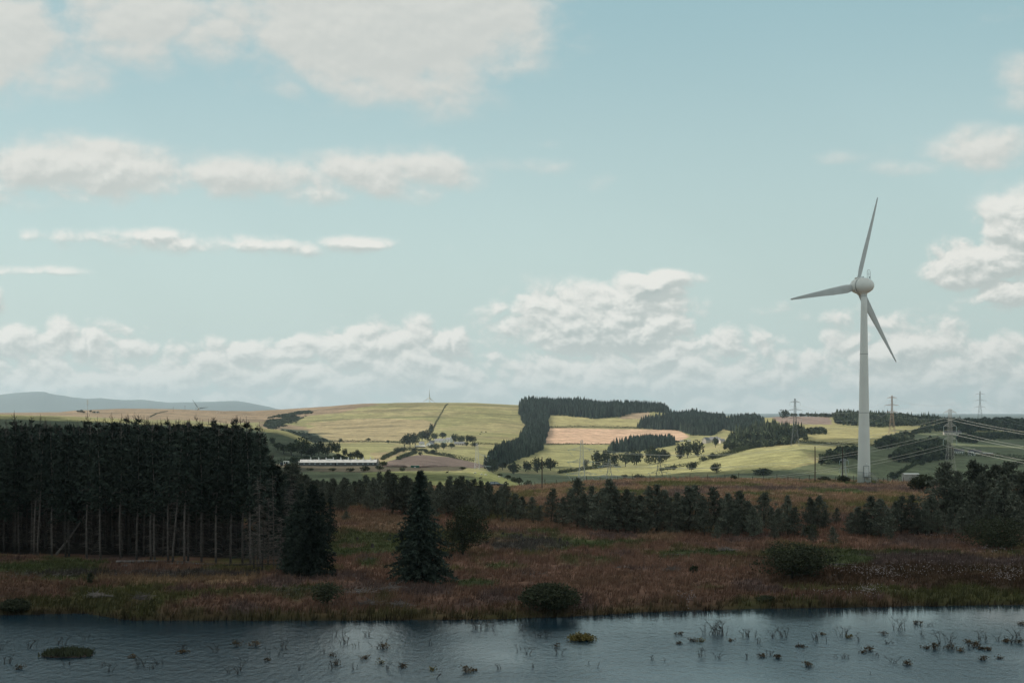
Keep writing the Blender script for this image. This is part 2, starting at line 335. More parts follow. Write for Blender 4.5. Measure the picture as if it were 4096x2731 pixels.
# ------------------------------------------------------------------ mesh builder
class MB:
    def __init__(s): s.v = []; s.f = []; s.n = 0
    def add(s, v, f):
        v = np.asarray(v, float).reshape(-1, 3); s.v.append(v)
        s.f += [tuple(int(i)+s.n for i in q) for q in f]; s.n += len(v)
    def box(s, x0, x1, y0, y1, z0, z1, M=None):
        v = np.array([(x, y, z) for z in (z0, z1) for y in (y0, y1) for x in (x0, x1)], float)
        if M is not None: v = np.array([M @ Vector(p) for p in v])
        s.add(v, [(0, 2, 3, 1), (4, 5, 7, 6), (0, 1, 5, 4), (2, 6, 7, 3), (0, 4, 6, 2), (1, 3, 7, 5)])
    def tube(s, pts, rad, k=6, cap=True):
        pts = [Vector(p) for p in pts]
        if not hasattr(rad, '__len__'): rad = [rad]*len(pts)
        V_ = []; n = len(pts)
        for i, p in enumerate(pts):
            d = (pts[min(i+1, n-1)]-pts[max(i-1, 0)])
            if d.length < 1e-9: d = Vector((0, 0, 1))
            d.normalize(); a = d.cross(Vector((0, 0, 1))) if abs(d.z) < .95 else d.cross(Vector((0, 1, 0)))
            a.normalize(); b = d.cross(a)
            for j in range(k):
                t = 2*math.pi*j/k; V_.append(p+(a*math.cos(t)+b*math.sin(t))*rad[i])
        f = [(i*k+j, i*k+(j+1) % k, (i+1)*k+(j+1) % k, (i+1)*k+j) for i in range(n-1) for j in range(k)]
        if cap: f += [tuple(range(k))[::-1], tuple((n-1)*k+j for j in range(k))]
        s.add(V_, f)
    def bar(s, a, b, r=.05): s.tube([a, b], r, 4)
    def lathe(s, prof, k=24, M=None):      # prof: (r, z)
        V_ = []
        for r, z in prof:
            for j in range(k):
                t = 2*math.pi*j/k; p = Vector((r*math.cos(t), r*math.sin(t), z)); V_.append(M @ p if M is not None else p)
        n = len(prof)
        f = [(i*k+j, i*k+(j+1) % k, (i+1)*k+(j+1) % k, (i+1)*k+j) for i in range(n-1) for j in range(k)]
        f += [tuple(range(k))[::-1], tuple((n-1)*k+j for j in range(k))]
        s.add(V_, f)
    def prism(s, poly, y0, y1, M=None):    # poly in x,z extruded along y
        n = len(poly); v = [Vector((x, y0, z)) for x, z in poly]+[Vector((x, y1, z)) for x, z in poly]
        if M is not None: v = [M @ p for p in v]
        s.add(v, [tuple(range(n)), tuple(range(2*n-1, n-1, -1))]+[(i+n, (i+1) % n+n, (i+1) % n, i) for i in range(n)])
    def mesh(s, name, smooth=False):
        me = bpy.data.meshes.new(name); v = np.concatenate(s.v) if s.v else np.zeros((0, 3))
        me.from_pydata(v.tolist(), [], s.f)
        if smooth: me.polygons.foreach_set('use_smooth', [True]*len(me.polygons))
        me.update(); return me
    def build(s, name, m, parent=None, smooth=False):
        me = s.mesh(name, smooth); me.materials.append(m); return link(name, me, parent)
def link(name, me, parent=None):
    o = bpy.data.objects.new(name, me); COL.objects.link(o)
    if parent is not None: o.parent = parent
    return o
def tag(o, label=None, cat=None, group=None, kind=None):
    if label: o['label'] = label
    if cat: o['category'] = cat
    if group: o['group'] = group
    if kind: o['kind'] = kind
    return o
def thing(name, label, cat, loc=(0, 0, 0), rz=0, group=None, sc=1.0):
    o = bpy.data.objects.new(name, None); COL.objects.link(o); o.location = loc; o.rotation_euler = (0, 0, rz)
    o.scale = (sc, sc, sc) if not hasattr(sc, '__len__') else sc
    o.empty_display_size = .5
    return tag(o, label, cat, group)
ONES = ['first', 'second', 'third', 'fourth', 'fifth', 'sixth', 'seventh', 'eighth', 'ninth', 'tenth', 'eleventh', 'twelfth', 'thirteenth', 'fourteenth', 'fifteenth', 'sixteenth', 'seventeenth', 'eighteenth', 'nineteenth']
TENS = {2: ('twenty', 'twentieth'), 3: ('thirty', 'thirtieth'), 4: ('forty', 'fortieth'), 5: ('fifty', 'fiftieth'), 6: ('sixty', 'sixtieth'), 7: ('seventy', 'seventieth'), 8: ('eighty', 'eightieth'), 9: ('ninety', 'ninetieth')}
def nth(i):     # 1-based
    if i < 20: return ONES[i-1]
    t, r = divmod(i, 10); return TENS[t][1] if r == 0 else TENS[t][0]+'-'+ONES[r-1]
def tri_mesh(name, V3, m, cols=None):      # V3: (n,3,3) triangles, fast
    n = len(V3); me = bpy.data.meshes.new(name)
    me.vertices.add(n*3); me.vertices.foreach_set('co', V3.reshape(-1).astype(np.float32))
    me.loops.add(n*3); me.loops.foreach_set('vertex_index', np.arange(n*3, dtype=np.int32))
    me.polygons.add(n); me.polygons.foreach_set('loop_start', np.arange(0, n*3, 3, dtype=np.int32))
    try: me.polygons.foreach_set('loop_total', np.full(n, 3, dtype=np.int32))
    except Exception: pass
    me.update(calc_edges=True)
    if cols is not None:
        a = me.color_attributes.new('col', 'FLOAT_COLOR', 'POINT'); c = np.ones((n*3, 4), np.float32); c[:, :3] = np.repeat(cols, 3, 0); a.data.foreach_set('color', c.reshape(-1))
    me.materials.append(m); return me
def sprays(P, size, rg, drop=.0, dirs=None, elong=2.0):
    """leaf / needle triangles at points P"""
    n = len(P); d = rg.normal(size=(n, 3))
    if dirs is not None: d = d*.55+dirs
    d[:, 2] -= drop; d /= np.linalg.norm(d, axis=1)[:, None]+1e-9
    e = rg.normal(size=(n, 3)); e -= (e*d).sum(1)[:, None]*d; e /= np.linalg.norm(e, axis=1)[:, None]+1e-9
    s = (size*rg.uniform(.6, 1.3, n))[:, None]
    a = P-e*s*.5/math.sqrt(elong)*1.2; b = P+e*s*.5/math.sqrt(elong)*1.2; c = P+d*s*elong*.6
    return np.stack([a, b, c], 1)

# ------------------------------------------------------------------ ground colours (what grows where, some shade and sunlight put in)
PINK = np.array((.50, .335, .225)); MOOR = np.array((.265, .195, .125)); PAST = np.array((.25, .235, .105)); DRYG = np.array((.31, .25, .135))
GOLD = np.array((.38, .335, .155)); LUSH = np.array((.20, .205, .080)); HEATH = np.array((.115, .085, .070)); DULL = np.array((.125, .14, .075)); SCRUB = np.array((.075, .085, .05))
FIELDS = [  # colour, photo-plane outline, nearest and farthest distance, edge roughness
    (MOOR, [(-3000, 1500), (1480, 1600), (1500, 1618), (1400, 1640), (1250, 1660), (1120, 1680), (900, 1700), (600, 1690), (300, 1672), (-3000, 1672)], 2600, 4600, 14),
    (PAST*.95, [(-200, 1655), (250, 1662), (520, 1676), (760, 1682), (1050, 1705), (1050, 1712), (600, 1695), (-200, 1668)], 1450, 4600, 4),
    (DRYG, [(1240, 1690), (1480, 1672), (1700, 1676), (1742, 1690), (1712, 1728), (1600, 1764), (1280, 1768), (1210, 1735)], 2000, 4600, 12),
    (MOOR*.85, [(1050, 1690), (1200, 1700), (1260, 1735), (1300, 1766), (1200, 1770), (1050, 1730)], 1800, 4600, 10),
    (SCRUB, [(1120, 1712), (1230, 1722), (1300, 1752), (1340, 1768), (1200, 1772), (1130, 1745)], 1800, 4600, 8),
    (PAST, [(1340, 1772), (1570, 1772), (1560, 1800), (1500, 1842), (1380, 1842), (1330, 1800)], 1500, 2600, 3),
    (DRYG*.9, [(1480, 1810), (1620, 1806), (1560, 1835), (1500, 1850)], 1500, 2500, 4),
    (HEATH*1.25, [(1500, 1862), (1600, 1830), (1680, 1818), (1780, 1828), (1910, 1852), (1960, 1870), (1500, 1885)], 1450, 2500, 5),
    (PAST*1.05, [(1745, 1812), (1830, 1795), (1930, 1783), (2045, 1782), (2010, 1810), (1960, 1850), (1880, 1845)], 1600, 2700, 3),
    (GOLD*.82, [(2180, 1655), (2340, 1664), (2470, 1675), (2565, 1676), (2545, 1709), (2190, 1706)], 2700, 3800, 2),
    (MOOR*1.2, [(2480, 1640), (2600, 1640), (2600, 1664), (2570, 1676), (2480, 1674)], 2700, 3800, 3),
    (PINK, [(2182, 1712), (2260, 1712), (2700, 1719), (2730, 1727), (2755, 1746), (2720, 1765), (2600, 1770), (2400, 1776), (2150, 1775)], 2300, 3800, 1.5),
    (PAST, [(2100, 1780), (2460, 1778), (2400, 1820), (2330, 1862), (2240, 1880), (2050, 1850)], 1600, 2700, 3),
    (PAST*1.12, [(2250, 1885), (2500, 1866), (2760, 1832), (3000, 1800), (3200, 1790), (3260, 1850), (3000, 1880), (2250, 1905)], 1500, 2500, 3),
    (HEATH*2.0, [(3080, 1662), (3320, 1668), (3330, 1698), (3120, 1694)], 2400, 3800, 2),
    (GOLD*.8, [(3110, 1694), (3330, 1699), (3420, 1712), (3710, 1716), (3690, 1732), (3600, 1748), (3260, 1757), (3225, 1735), (3180, 1715)], 2100, 3800, 2),
    (PAST*.6, [(3200, 1757), (3600, 1750), (3650, 1780), (3200, 1780)], 1800, 3000, 2),
    (DULL, [(3600, 1730), (4600, 1720), (4600, 2000), (2000, 2000), (2000, 1890), (2250, 1900), (2800, 1905), (3150, 1880), (3350, 1830), (3450, 1800)], 1200, 3000, 2),
    (LUSH, [(1450, 1884), (1700, 1886), (1880, 1890), (1960, 1884), (2110, 1944), (2110, 1990), (1450, 1990)], 620, 1000, 3),
    (np.array((.085, .072, .048)), [(1000, 1855), (1900, 1855), (1850, 1882), (1600, 1884), (1450, 1890), (1000, 1895)], 800, 1120, 4),
    (DULL, [(800, 1880), (1450, 1890), (1450, 1990), (800, 1990)], 620, 1000, 3),
    (SCRUB*1.2, [(-900, 1640), (1000, 1713), (1150, 1735), (1500, 1860), (1500, 1990), (-900, 1990)], 1100, 1480, 5),
    (PAST*.8, [(1000, 1700), (1150, 1716), (1260, 1768), (1240, 1778), (1130, 1738), (1000, 1716)], 1330, 1480, 3)]
RED = np.array((.295, .162, .112)); STRAW = np.array((.48, .295, .190)); TAN = np.array((.42, .265, .155)); GRN = np.array((.115, .135, .052)); OLIVE = np.array((.165, .155, .058)); PURP = np.array((.185, .122, .108)); DKB = np.array((.105, .060, .036)); DIRT = np.array((.130, .102, .092)); SHADED_LITTER = np.array((.020, .016, .013)); LEAFB = np.array((.05, .062, .028))
ELL = [(GRN, 2120, 2155, 230, 34), (DIRT, 2080, 2170, 150, 22), (GRN, 1450, 2170, 190, 60), (GRN*1.1, 2020, 2262, 110, 14), (DIRT, 2120, 2290, 80, 9), (GRN, 2440, 2165, 160, 9), (GRN, 2360, 2250, 130, 20), (GRN, 2760, 2225, 90, 14),
       (STRAW*.8, 2500, 2140, 260, 13), (STRAW*.72, 2150, 2095, 180, 14), (STRAW*.7, 1450, 2080, 200, 30), (TAN*.95, 900, 2315, 560, 12), (RED, 150, 2365, 260, 25), (GRN, 200, 2260, 420, 32), (DIRT*.9, 600, 2292, 420, 9), (GRN*.9, 1200, 2360, 330, 22), (PURP, 1500, 2345, 140, 16),
       (DIRT, 1480, 2340, 120, 10), (DKB, 3700, 2310, 700, 60), (OLIVE*1.15, 3250, 2352, 380, 12), (OLIVE*.9, 3800, 2385, 420, 22), (DKB*1.3, 3300, 2325, 260, 18), (GRN*.7, 3500, 2205, 600, 8), (PURP*.8, 3700, 2240, 300, 16), (RED*1.05, 2500, 2290, 420, 40), (GRN, 3330, 2242, 110, 16), (RED*1.2, 2500, 2370, 300, 18),
       (GRN, 1900, 2330, 90, 14), (OLIVE, 700, 2370, 380, 18), (OLIVE*.8, 300, 2410, 330, 20), (GRN, 2650, 1972, 240, 8), (PURP, 2980, 1952, 300, 7), (PURP, 3480, 1955, 260, 8), (GRN*1.2, 3330, 1962, 90, 9), (OLIVE, 2750, 1935, 400, 7), (GRN, 3460, 1932, 90, 5)]
def near_colour(X, Y, PX, VV, ds):
    a = fbm(X/13, Y/22, 31, 4); b = fbm(X/4.5, Y/8, 41, 4); c = fbm(X/1.3, Y/2.0, 51, 3)
    col = RED[None]*(1-.0*a[..., None])
    t = np.clip((Y-300)/90, 0, 1)[..., None]; col = RED*(1-t)+STRAW*.80*t  # grass paled along the ridge: partial sunlight put into the colour
    w = np.clip((a-.52)*9, 0, 1)[..., None]; col = col*(1-w)+TAN*w*(.62+.35*t)
    w = np.clip((b*.6+a*.4-.53)*10, 0, 1)[..., None]*.85; col = col*(1-w)+OLIVE*w
    w = np.clip((.41-a*.5-b*.5)*14, 0, 1)[..., None]*.8; col = col*(1-w)+PURP*w
    wob = (b-.5)*1.3+(a-.5)*1.2
    for C, cx, cy, rx, ry in ELL:
        q = ((PX-cx)/(rx*1.2))**2+((VV-cy)/(ry*1.35))**2
        w = (np.clip((1.1-q+wob*2.6)*1.5, 0, 1)*.9)[..., None]; col = col*(1-w)+C*w
    s = Y-ds
    w = np.clip((5+8*(a-.5)-s)/5, 0, 1)[..., None]; col = col*(1-w)+OLIVE*.80*w
    w = np.clip((1.0-s)/1.5, 0, 1)[..., None]; col = col*(1-w)+DKB*.6*w
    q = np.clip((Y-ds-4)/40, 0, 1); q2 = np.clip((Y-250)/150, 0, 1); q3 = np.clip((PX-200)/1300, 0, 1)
    col = col*((.50+.20*q+.30*q2)*(.80+.20*np.maximum(q3, q2)))[..., None]      # shade towards the shore and the left put into the colour
    f = np.clip((1030-(Y-224)*.95-PX)/25, 0, 1)*np.clip((Y-(226.5+(PX<500)*0-PX*.0045))/2.5, 0, 1); f = f[..., None]; col = col*(1-f)+SHADED_LITTER*f  # needle litter blackened: the plantation's shade is put into the ground colour
    return col*(.72+.56*c)[..., None]
PXG = np.repeat(PCOL[None, :], len(DROW), 0); VG = HY+(CZ-ZG)/np.maximum(YG, 20)*F
CG = np.ones(ZG.shape+(3,))*PAST
n1 = fbm(XG/260, YG/160, 61, 4)[..., None]; CG = CG*(.80+.4*n1)
w = np.clip((fbm(XG/180, YG/70, 62, 4)-.50)*7, 0, 1)[..., None]*.5; CG = CG*(1-w)+DRYG*w
patch_ = np.clip((fbm(XG/22, YG/30, 97, 4)-.5)*8, 0, 1)
wobx = (fbm(XG/60, YG/60, 71, 3)-.5); woby = (fbm(XG/60, YG/60, 72, 3)-.5)
for C, poly, D0, D1, rg_ in FIELDS:
    mk = inpoly(PXG+wobx*rg_*7, VG+woby*rg_, poly) & (YG > D0) & (YG < D1)
    CG[mk] = (C*(.86+.28*fbm(XG/70, YG/45, 81, 4)[..., None]))[mk]
sc_m = (YG > 760)*(YG < 1500)*patch_*.45*(PXG < 1900)
CG = CG*(1-sc_m[..., None])+SCRUB*.8*sc_m[..., None]
# streaks of rushes and sheep tracks on the big hill
st = np.clip((fbm(XG/240, YG/34, 91, 4)-.56)*10, 0, 1)*(YG > 2200)*(YG < 3800)*(PXG < 2150)
CG = CG*(1-.32*st[..., None])
pk = (YG > 2300) & (CG[..., 0] > .42) & (CG[..., 2] > .18)
CG[pk] *= (.98+.03*np.sign(np.sin(XG*.42+YG*.06)))[pk][:, None]
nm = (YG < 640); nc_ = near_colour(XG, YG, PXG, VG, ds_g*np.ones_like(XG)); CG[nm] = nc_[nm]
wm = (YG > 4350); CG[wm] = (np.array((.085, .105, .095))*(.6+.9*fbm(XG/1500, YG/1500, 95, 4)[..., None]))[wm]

def build_terrain():
    nr, nc = ZG.shape
    me = bpy.data.meshes.new('ground')
    co = np.stack([XG, YG, ZG], -1).reshape(-1, 3)
    me.vertices.add(nr*nc); me.vertices.foreach_set('co', co.reshape(-1).astype(np.float32))
    i = (np.arange(nr-1)[:, None]*nc+np.arange(nc-1)[None, :]).reshape(-1)
    q = np.stack([i, i+1, i+nc+1, i+nc], 1).astype(np.int32)
    me.loops.add(q.size); me.loops.foreach_set('vertex_index', q.reshape(-1))
    me.polygons.add(len(q)); me.polygons.foreach_set('loop_start', np.arange(0, q.size, 4, dtype=np.int32))
    try: me.polygons.foreach_set('loop_total', np.full(len(q), 4, dtype=np.int32))
    except Exception: pass
    me.update(calc_edges=True); me.polygons.foreach_set('use_smooth', np.ones(len(q), bool))
    a = me.color_attributes.new('col', 'FLOAT_COLOR', 'POINT'); c = np.ones((nr*nc, 4), np.float32); c[:, :3] = CG.reshape(-1, 3); a.data.foreach_set('color', c.reshape(-1))
    m = mat('ground_cover', (1, 1, 1), .95, attr='col', var=.22, vscale=.35, spec=.08)
    t = m.node_tree; p = [n for n in t.nodes if n.type == 'BSDF_PRINCIPLED'][0]; tcn = [n for n in t.nodes if n.type == 'TEX_COORD'][0]
    nb = t.nodes.new('ShaderNodeTexNoise'); nb.inputs['Scale'].default_value = .22; nb.inputs['Detail'].default_value = 8; nb.inputs['Roughness'].default_value = .7
    t.links.new(tcn.outputs['Object'], nb.inputs['Vector']); b = t.nodes.new('ShaderNodeBump'); b.inputs['Strength'].default_value = .8; b.inputs['Distance'].default_value = 1.2
    t.links.new(nb.outputs[0], b.inputs['Height']); t.links.new(b.outputs[0], p.inputs['Normal'])
    vmn = [n for n in t.nodes if n.type == 'VECT_MATH'][0]; old = vmn.inputs['Scale'].links[0].from_socket
    for sc_, lo_, hi_, st_ in ((.16, .80, 1.20, (1, .8, 1)), (.045, .66, 1.30, (1, 1, 1)), (.011, .82, 1.18, (1, 2.2, 1))):
        mp = t.nodes.new('ShaderNodeMapping'); mp.inputs['Scale'].default_value = st_; t.links.new(tcn.outputs['Object'], mp.inputs[0])
        n3 = t.nodes.new('ShaderNodeTexNoise'); n3.inputs['Scale'].default_value = sc_; n3.inputs['Detail'].default_value = 7; n3.inputs['Roughness'].default_value = .68; t.links.new(mp.outputs[0], n3.inputs['Vector'])
        r3 = t.nodes.new('ShaderNodeMapRange'); r3.inputs[1].default_value = .33; r3.inputs[2].default_value = .67; r3.inputs[3].default_value = lo_; r3.inputs[4].default_value = hi_; t.links.new(n3.outputs[0], r3.inputs[0])
        m3 = t.nodes.new('ShaderNodeMath'); m3.operation = 'MULTIPLY'; t.links.new(old, m3.inputs[0]); t.links.new(r3.outputs[0], m3.inputs[1]); old = m3.outputs[0]
    t.links.new(old, vmn.inputs['Scale'])
    me.materials.append(m)
    o = link('ground', me); o['kind'] = 'structure'; return o
build_terrain()

def build_water():
    m = bpy.data.materials.new('lake_water'); m.use_nodes = True; t = m.node_tree; n = t.nodes.new; l = t.links.new
    p = t.nodes['Principled BSDF']; p.inputs['Base Color'].default_value = (.012, .032, .048, 1); p.inputs['Roughness'].default_value = .10; p.inputs['IOR'].default_value = 1.33
    tcn = n('ShaderNodeTexCoord')
    def ns(sc, sxyz, det, rough=.55, rot=0):
        mp = n('ShaderNodeMapping'); mp.inputs['Scale'].default_value = sxyz; mp.inputs['Rotation'].default_value = (0, 0, rot); l(tcn.outputs['Object'], mp.inputs[0])
        a = n('ShaderNodeTexNoise'); a.inputs['Scale'].default_value = sc; a.inputs['Detail'].default_value = det; a.inputs['Roughness'].default_value = rough; l(mp.outputs[0], a.inputs['Vector']); return a.outputs[0]
    a = ns(1.0, (1.5, .62, 1), 6, .62, .18); c = ns(1.0, (.05, .03, 1), 3)
    mr = n('ShaderNodeMapRange'); mr.inputs[1].default_value = .35; mr.inputs[2].default_value = .65; mr.inputs[3].default_value = .45; mr.inputs[4].default_value = 1.1; l(c, mr.inputs[0])
    mu = n('ShaderNodeMath'); mu.operation = 'MULTIPLY'; l(a, mu.inputs[0]); l(mr.outputs[0], mu.inputs[1])
    sp = n('ShaderNodeSeparateXYZ'); l(tcn.outputs['Object'], sp.inputs[0]); ad = n('ShaderNodeMath'); ad.operation = 'MULTIPLY_ADD'; l(c, ad.inputs[0]); ad.inputs[1].default_value = 30.0; l(sp.outputs[1], ad.inputs[2])
    sh = n('ShaderNodeMapRange'); sh.interpolation_type = 'SMOOTHSTEP'; sh.inputs[1].default_value = 163; sh.inputs[2].default_value = 186; sh.inputs[3].default_value = 1.0; sh.inputs[4].default_value = .12; l(ad.outputs[0], sh.inputs[0])
    m4 = n('ShaderNodeMath'); m4.operation = 'MULTIPLY'; l(mu.outputs[0], m4.inputs[0]); l(sh.outputs[0], m4.inputs[1]); mu = m4
    b = n('ShaderNodeBump'); b.inputs['Strength'].default_value = 1.0; b.inputs['Distance'].default_value = .19; l(mu.outputs[0], b.inputs['Height']); l(b.outputs[0], p.inputs['Normal'])
    xs = np.linspace(-125, 125, 26); ys = np.linspace(62, 190, 14)
    V_ = [(x, y, 0) for y in ys for x in xs]; nx = len(xs)
    me = bpy.data.meshes.new('water'); me.from_pydata(V_, [], [(j*nx+i, j*nx+i+1, (j+1)*nx+i+1, (j+1)*nx+i) for j in range(len(ys)-1) for i in range(nx-1)]); me.materials.append(m)
    o = link('water', me); o['kind'] = 'structure'
build_water()

def build_haze():
    b = MB(); b.box(-24500, 24500, -440, 30200, -110, 420)
    m = bpy.data.materials.new('haze_air'); m.use_nodes = True; t = m.node_tree; t.nodes.clear()
    out = t.nodes.new('ShaderNodeOutputMaterial'); v = t.nodes.new('ShaderNodeVolumePrincipled')
    v.inputs['Color'].default_value = (.72, .88, .97, 1); v.inputs['Density'].default_value = 3.5e-5; v.inputs['Anisotropy'].default_value = .2
    t.links.new(v.outputs[0], out.inputs['Volume'])
    o = b.build('haze', m); o['kind'] = 'stuff'; tag(o, 'thin pale blue haze fading the distant hills', 'haze')
build_haze()

# ------------------------------------------------------------------ clouds high overhead whose shadows lie on the land
CLOUD_Z = 1500.0
def cloud(name, label, polyXY, step, rad, seed, skip=None):
    rg = np.random.default_rng(seed); off = SUN*(CLOUD_Z/SUN.z)
    xs = [p[0] for p in polyXY]; ys = [p[1] for p in polyXY]
    b = MB(); ico = unit_ico
    X, Y = np.meshgrid(np.arange(min(xs), max(xs)+1, step), np.arange(min(ys), max(ys)+1, step))
    ok = inpoly(X, Y, polyXY)
    for x, y in zip(X[ok], Y[ok]):
        x += rg.uniform(-.3, .3)*step; y += rg.uniform(-.3, .3)*step; r = rad*rg.uniform(.75, 1.25); z = ground(max(min(x, 20000), -20000), max(y, 60))
        v = ico[0]*np.array((r, r, r*.42)); rr = 1+.22*(vnoise(ico[0][:, 0]*2.5+x, ico[0][:, 1]*2.5+y+ico[0][:, 2]*3, seed)-.5)*2
        v = v*rr[:, None]; v[:, 2] = np.maximum(v[:, 2], -r*.18)
        b.add(v+np.array((x+off.x, y+off.y, CLOUD_Z+z+r*.2)), ico[1])
    o = b.build(name, MT_CLOUD, smooth=True); tag(o, label, 'cloud', 'clouds above the picture shading the land')
def _ico():
    import bmesh
    bm = bmesh.new(); bmesh.ops.create_icosphere(bm, subdivisions=3, radius=1); v = np.array([x.co[:] for x in bm.verts]); f = [tuple(y.index for y in x.verts) for x in bm.faces]; bm.free(); return v, f
unit_ico = _ico()
MT_CLOUD = mat('cloud_white', (.85, .86, .86), 1.0, var=.03, vscale=.01, spec=0)
def PXD(*pts): return [((p-2048)/F*D, D) for p, D in pts]
cloud('cloud', 'great white cloud over the lake and the moor', [(-330, 30), (360, 30), (360, 640), (60, 600), (-60, 560), (-330, 640)], 62, 58, 1)
cloud('cloud', 'small cloud over the long low shed', PXD((700, 690), (1560, 700), (1560, 880), (700, 900)), 40, 34, 2)
cloud('cloud', 'white cloud over the dark knoll behind the plantation', PXD((-500, 1120), (1480, 1110), (1360, 1290), (1180, 1340), (1000, 1362), (-500, 1360)), 44, 36, 3)
cloud('cloud', 'white cloud over the dark valley fields', PXD((2130, 1160), (3350, 1160), (3350, 1560), (2900, 1640), (2500, 1680), (2130, 1700)), 62, 55, 4)
cloud('cloud', 'white cloud over the dark farm on the right', PXD((3380, 1140), (4900, 1140), (4900, 2500), (3640, 2150), (3480, 1980), (3380, 1700)), 75, 68, 5)
cloud('cloud', 'white cloud over the woods on the right skyline', PXD((3760, 2300), (4900, 2350), (4900, 3600), (3780, 3500)), 95, 85, 6)
cloud('cloud', 'little cloud over the heathy mound', PXD((1930, 1560), (2180, 1560), (2150, 1980), (1950, 1900)), 44, 36, 7)
cloud('cloud', 'little cloud over the gully on the hill side', PXD((1060, 2350), (1240, 2300), (1230, 2900), (1080, 2900)), 50, 38, 8)
cloud('cloud', 'thin cloud over the field beyond the pylon', PXD((3080, 2030), (3560, 1960), (3560, 2090), (3080, 2140)), 40, 26, 9)

# ------------------------------------------------------------------ plants
def conifer_mesh(h, cb, r, seed, step=.4, nb=(5, 8), leaf=.34, droop=.25, prof=1.0, dead=0, spindly=0.0, lean=0.0, per=3, gap=.3):
    """crown triangles (n,3,3), trunk MB and dead-branch MB of one conifer, base at the origin"""
    rg = np.random.default_rng(seed); P = []; Dr = []
    cx = lambda z: lean*(z/h)**1.5*h
    z = cb*h
    while z < h-.1:
        t = (h-z)/(h-cb*h); rr = r*min(1.0, (t**prof)*1.15)*rg.uniform(.7, 1.12)
        for k in range(rg.integers(nb[0], nb[1])):
            if rg.random() < gap*.4: continue
            az = rg.uniform(0, 2*math.pi); Lb = max(.15, rr*rg.uniform(.55, 1.15)); up = rg.uniform(-.05, .35)+(.5*(1-t) if t < .3 else 0)
            n = max(2, int(Lb/(leaf*1.05)))
            s = np.linspace(.12, 1, n)+rg.uniform(-.04, .04, n)
            q = np.stack([np.cos(az)*s*Lb+cx(z), np.sin(az)*s*Lb, z+up*s*Lb-droop*Lb*s*s], 1)
            q = np.repeat(q, per, 0)+rg.normal(size=(n*per, 3))*leaf*.33*np.array((1, 1, .7)); P.append(q)
            Dr.append(np.repeat(np.array([[np.cos(az)*.8, np.sin(az)*.8, -.1+(.5 if t < .15 else 0)]]), len(q), 0))
        z += step*rg.uniform(.6, 1.4)*(1+spindly*(1-t)*1.2)
        if spindly and t < .16: z += step*1.1
    P = np.concatenate(P); Dr = np.concatenate(Dr)
    T = sprays(P, leaf, rg, .12, Dr, 2.2)
    tk = MB(); zs = np.linspace(0, h*1.0, 9); r0 = .0068*h+.03
    tk.tube([(cx(q)+math.sin(q*.5+seed)*.06, math.cos(q*.4+seed)*.06, q) for q in zs], [r0*(1-.93*(q/h))+.012 for q in zs], 7)
    if spindly:
        for i in range(9):
            zz = h*rg.uniform(.93, 1.0); az = rg.uniform(0, 6.28); q = rg.uniform(.25, .6); e = (math.cos(az), math.sin(az)); x0 = cx(zz)
            tk.tube([(x0, 0, zz), (x0+e[0]*q*.7, e[1]*q*.7, zz+.1), (x0+e[0]*q, e[1]*q, zz+.45)], [.035, .03, .012], 3, False)
        tk.tube([(cx(h), 0, h-.4), (cx(h)+rg.uniform(-.1, .1), 0, h+rg.uniform(.3, 1.0))], [.04, .02], 3, False)
    for i in range(dead):
        zz = rg.uniform(.06, cb+.12)*h; az = rg.uniform(0, 6.28); Lb = rg.uniform(.4, 1.5); e = (math.cos(az), math.sin(az)); x0 = cx(zz)
        p1 = (x0+e[0]*Lb*.6, e[1]*Lb*.6, zz-.02*Lb); p2 = (x0+e[0]*Lb, e[1]*Lb, zz-.28*Lb)
        tk.tube([(x0, 0, zz), p1, p2], [.022, .014, .006], 3, False)
        for j in range(2):
            a2 = az+rg.uniform(-1, 1); tk.tube([p1, (p1[0]+math.cos(a2)*.4*Lb, p1[1]+math.sin(a2)*.4*Lb, p1[2]-rg.uniform(0, .3))], [.010, .005], 3, False)
    return T, tk
def pine_mesh(h, r, seed, bare=.14, leaf=.24, clumps=46, lean=0.0):
    rg = np.random.default_rng(seed); P = []; tk = MB(); cx = lambda z: lean*(z/h)*h
    zs = np.linspace(0, h*.97, 8); tk.tube([(cx(q)+.12*math.sin(q*.9+seed), .1*math.cos(q*.7+seed), q) for q in zs], [(.014*h+.03)*(1-.9*q/h)+.015 for q in zs], 6)
    for i in range(clumps):
        t = (i+.5)/clumps*(1-bare)+bare; z = t*h+rg.uniform(-.15, .15)
        u = (t-bare)/(1-bare); wmax = r*1.22*(1.0-u)**.85*(0.7+.3*min(1, u*4))*(1 if i % 4 else .6)+.12
        az = i*2.4+rg.uniform(-.6, .6); Lb = max(.15, wmax*rg.uniform(.55, 1.12)); rise = rg.uniform(.05, .5)*Lb
        tip = np.array((cx(z)+math.cos(az)*Lb, math.sin(az)*Lb, z+rise))
        tk.tube([(cx(z), 0, z-.1), tuple(tip*.5+np.array((cx(z), 0, z))*.5+np.array((0, 0, -.05*Lb))), tuple(tip)], [.035, .025, .01], 3, False)
        n = int(34+26*Lb/max(r, .1))
        m_ = rg.normal(size=(n, 3))*np.array((.34, .34, .2))*(.6+.5*(1-u)); m_[:n//2] -= (tip-np.array((cx(z), 0, z)))*rg.uniform(0, .7, n//2)[:, None]
        P.append(tip+m_)
    P.append(np.array([(cx(h)+rg.normal()*.08, rg.normal()*.08, h-.15-rg.uniform(0, .9)) for _ in range(40)]))
    P = np.concatenate(P); d = np.zeros_like(P); d[:, 2] = .45
    d[:, :2] = P[:, :2]/(np.linalg.norm(P[:, :2], axis=1)[:, None]+.1)*.4
    return sprays(P, leaf, rg, 0, d, 2.4), tk
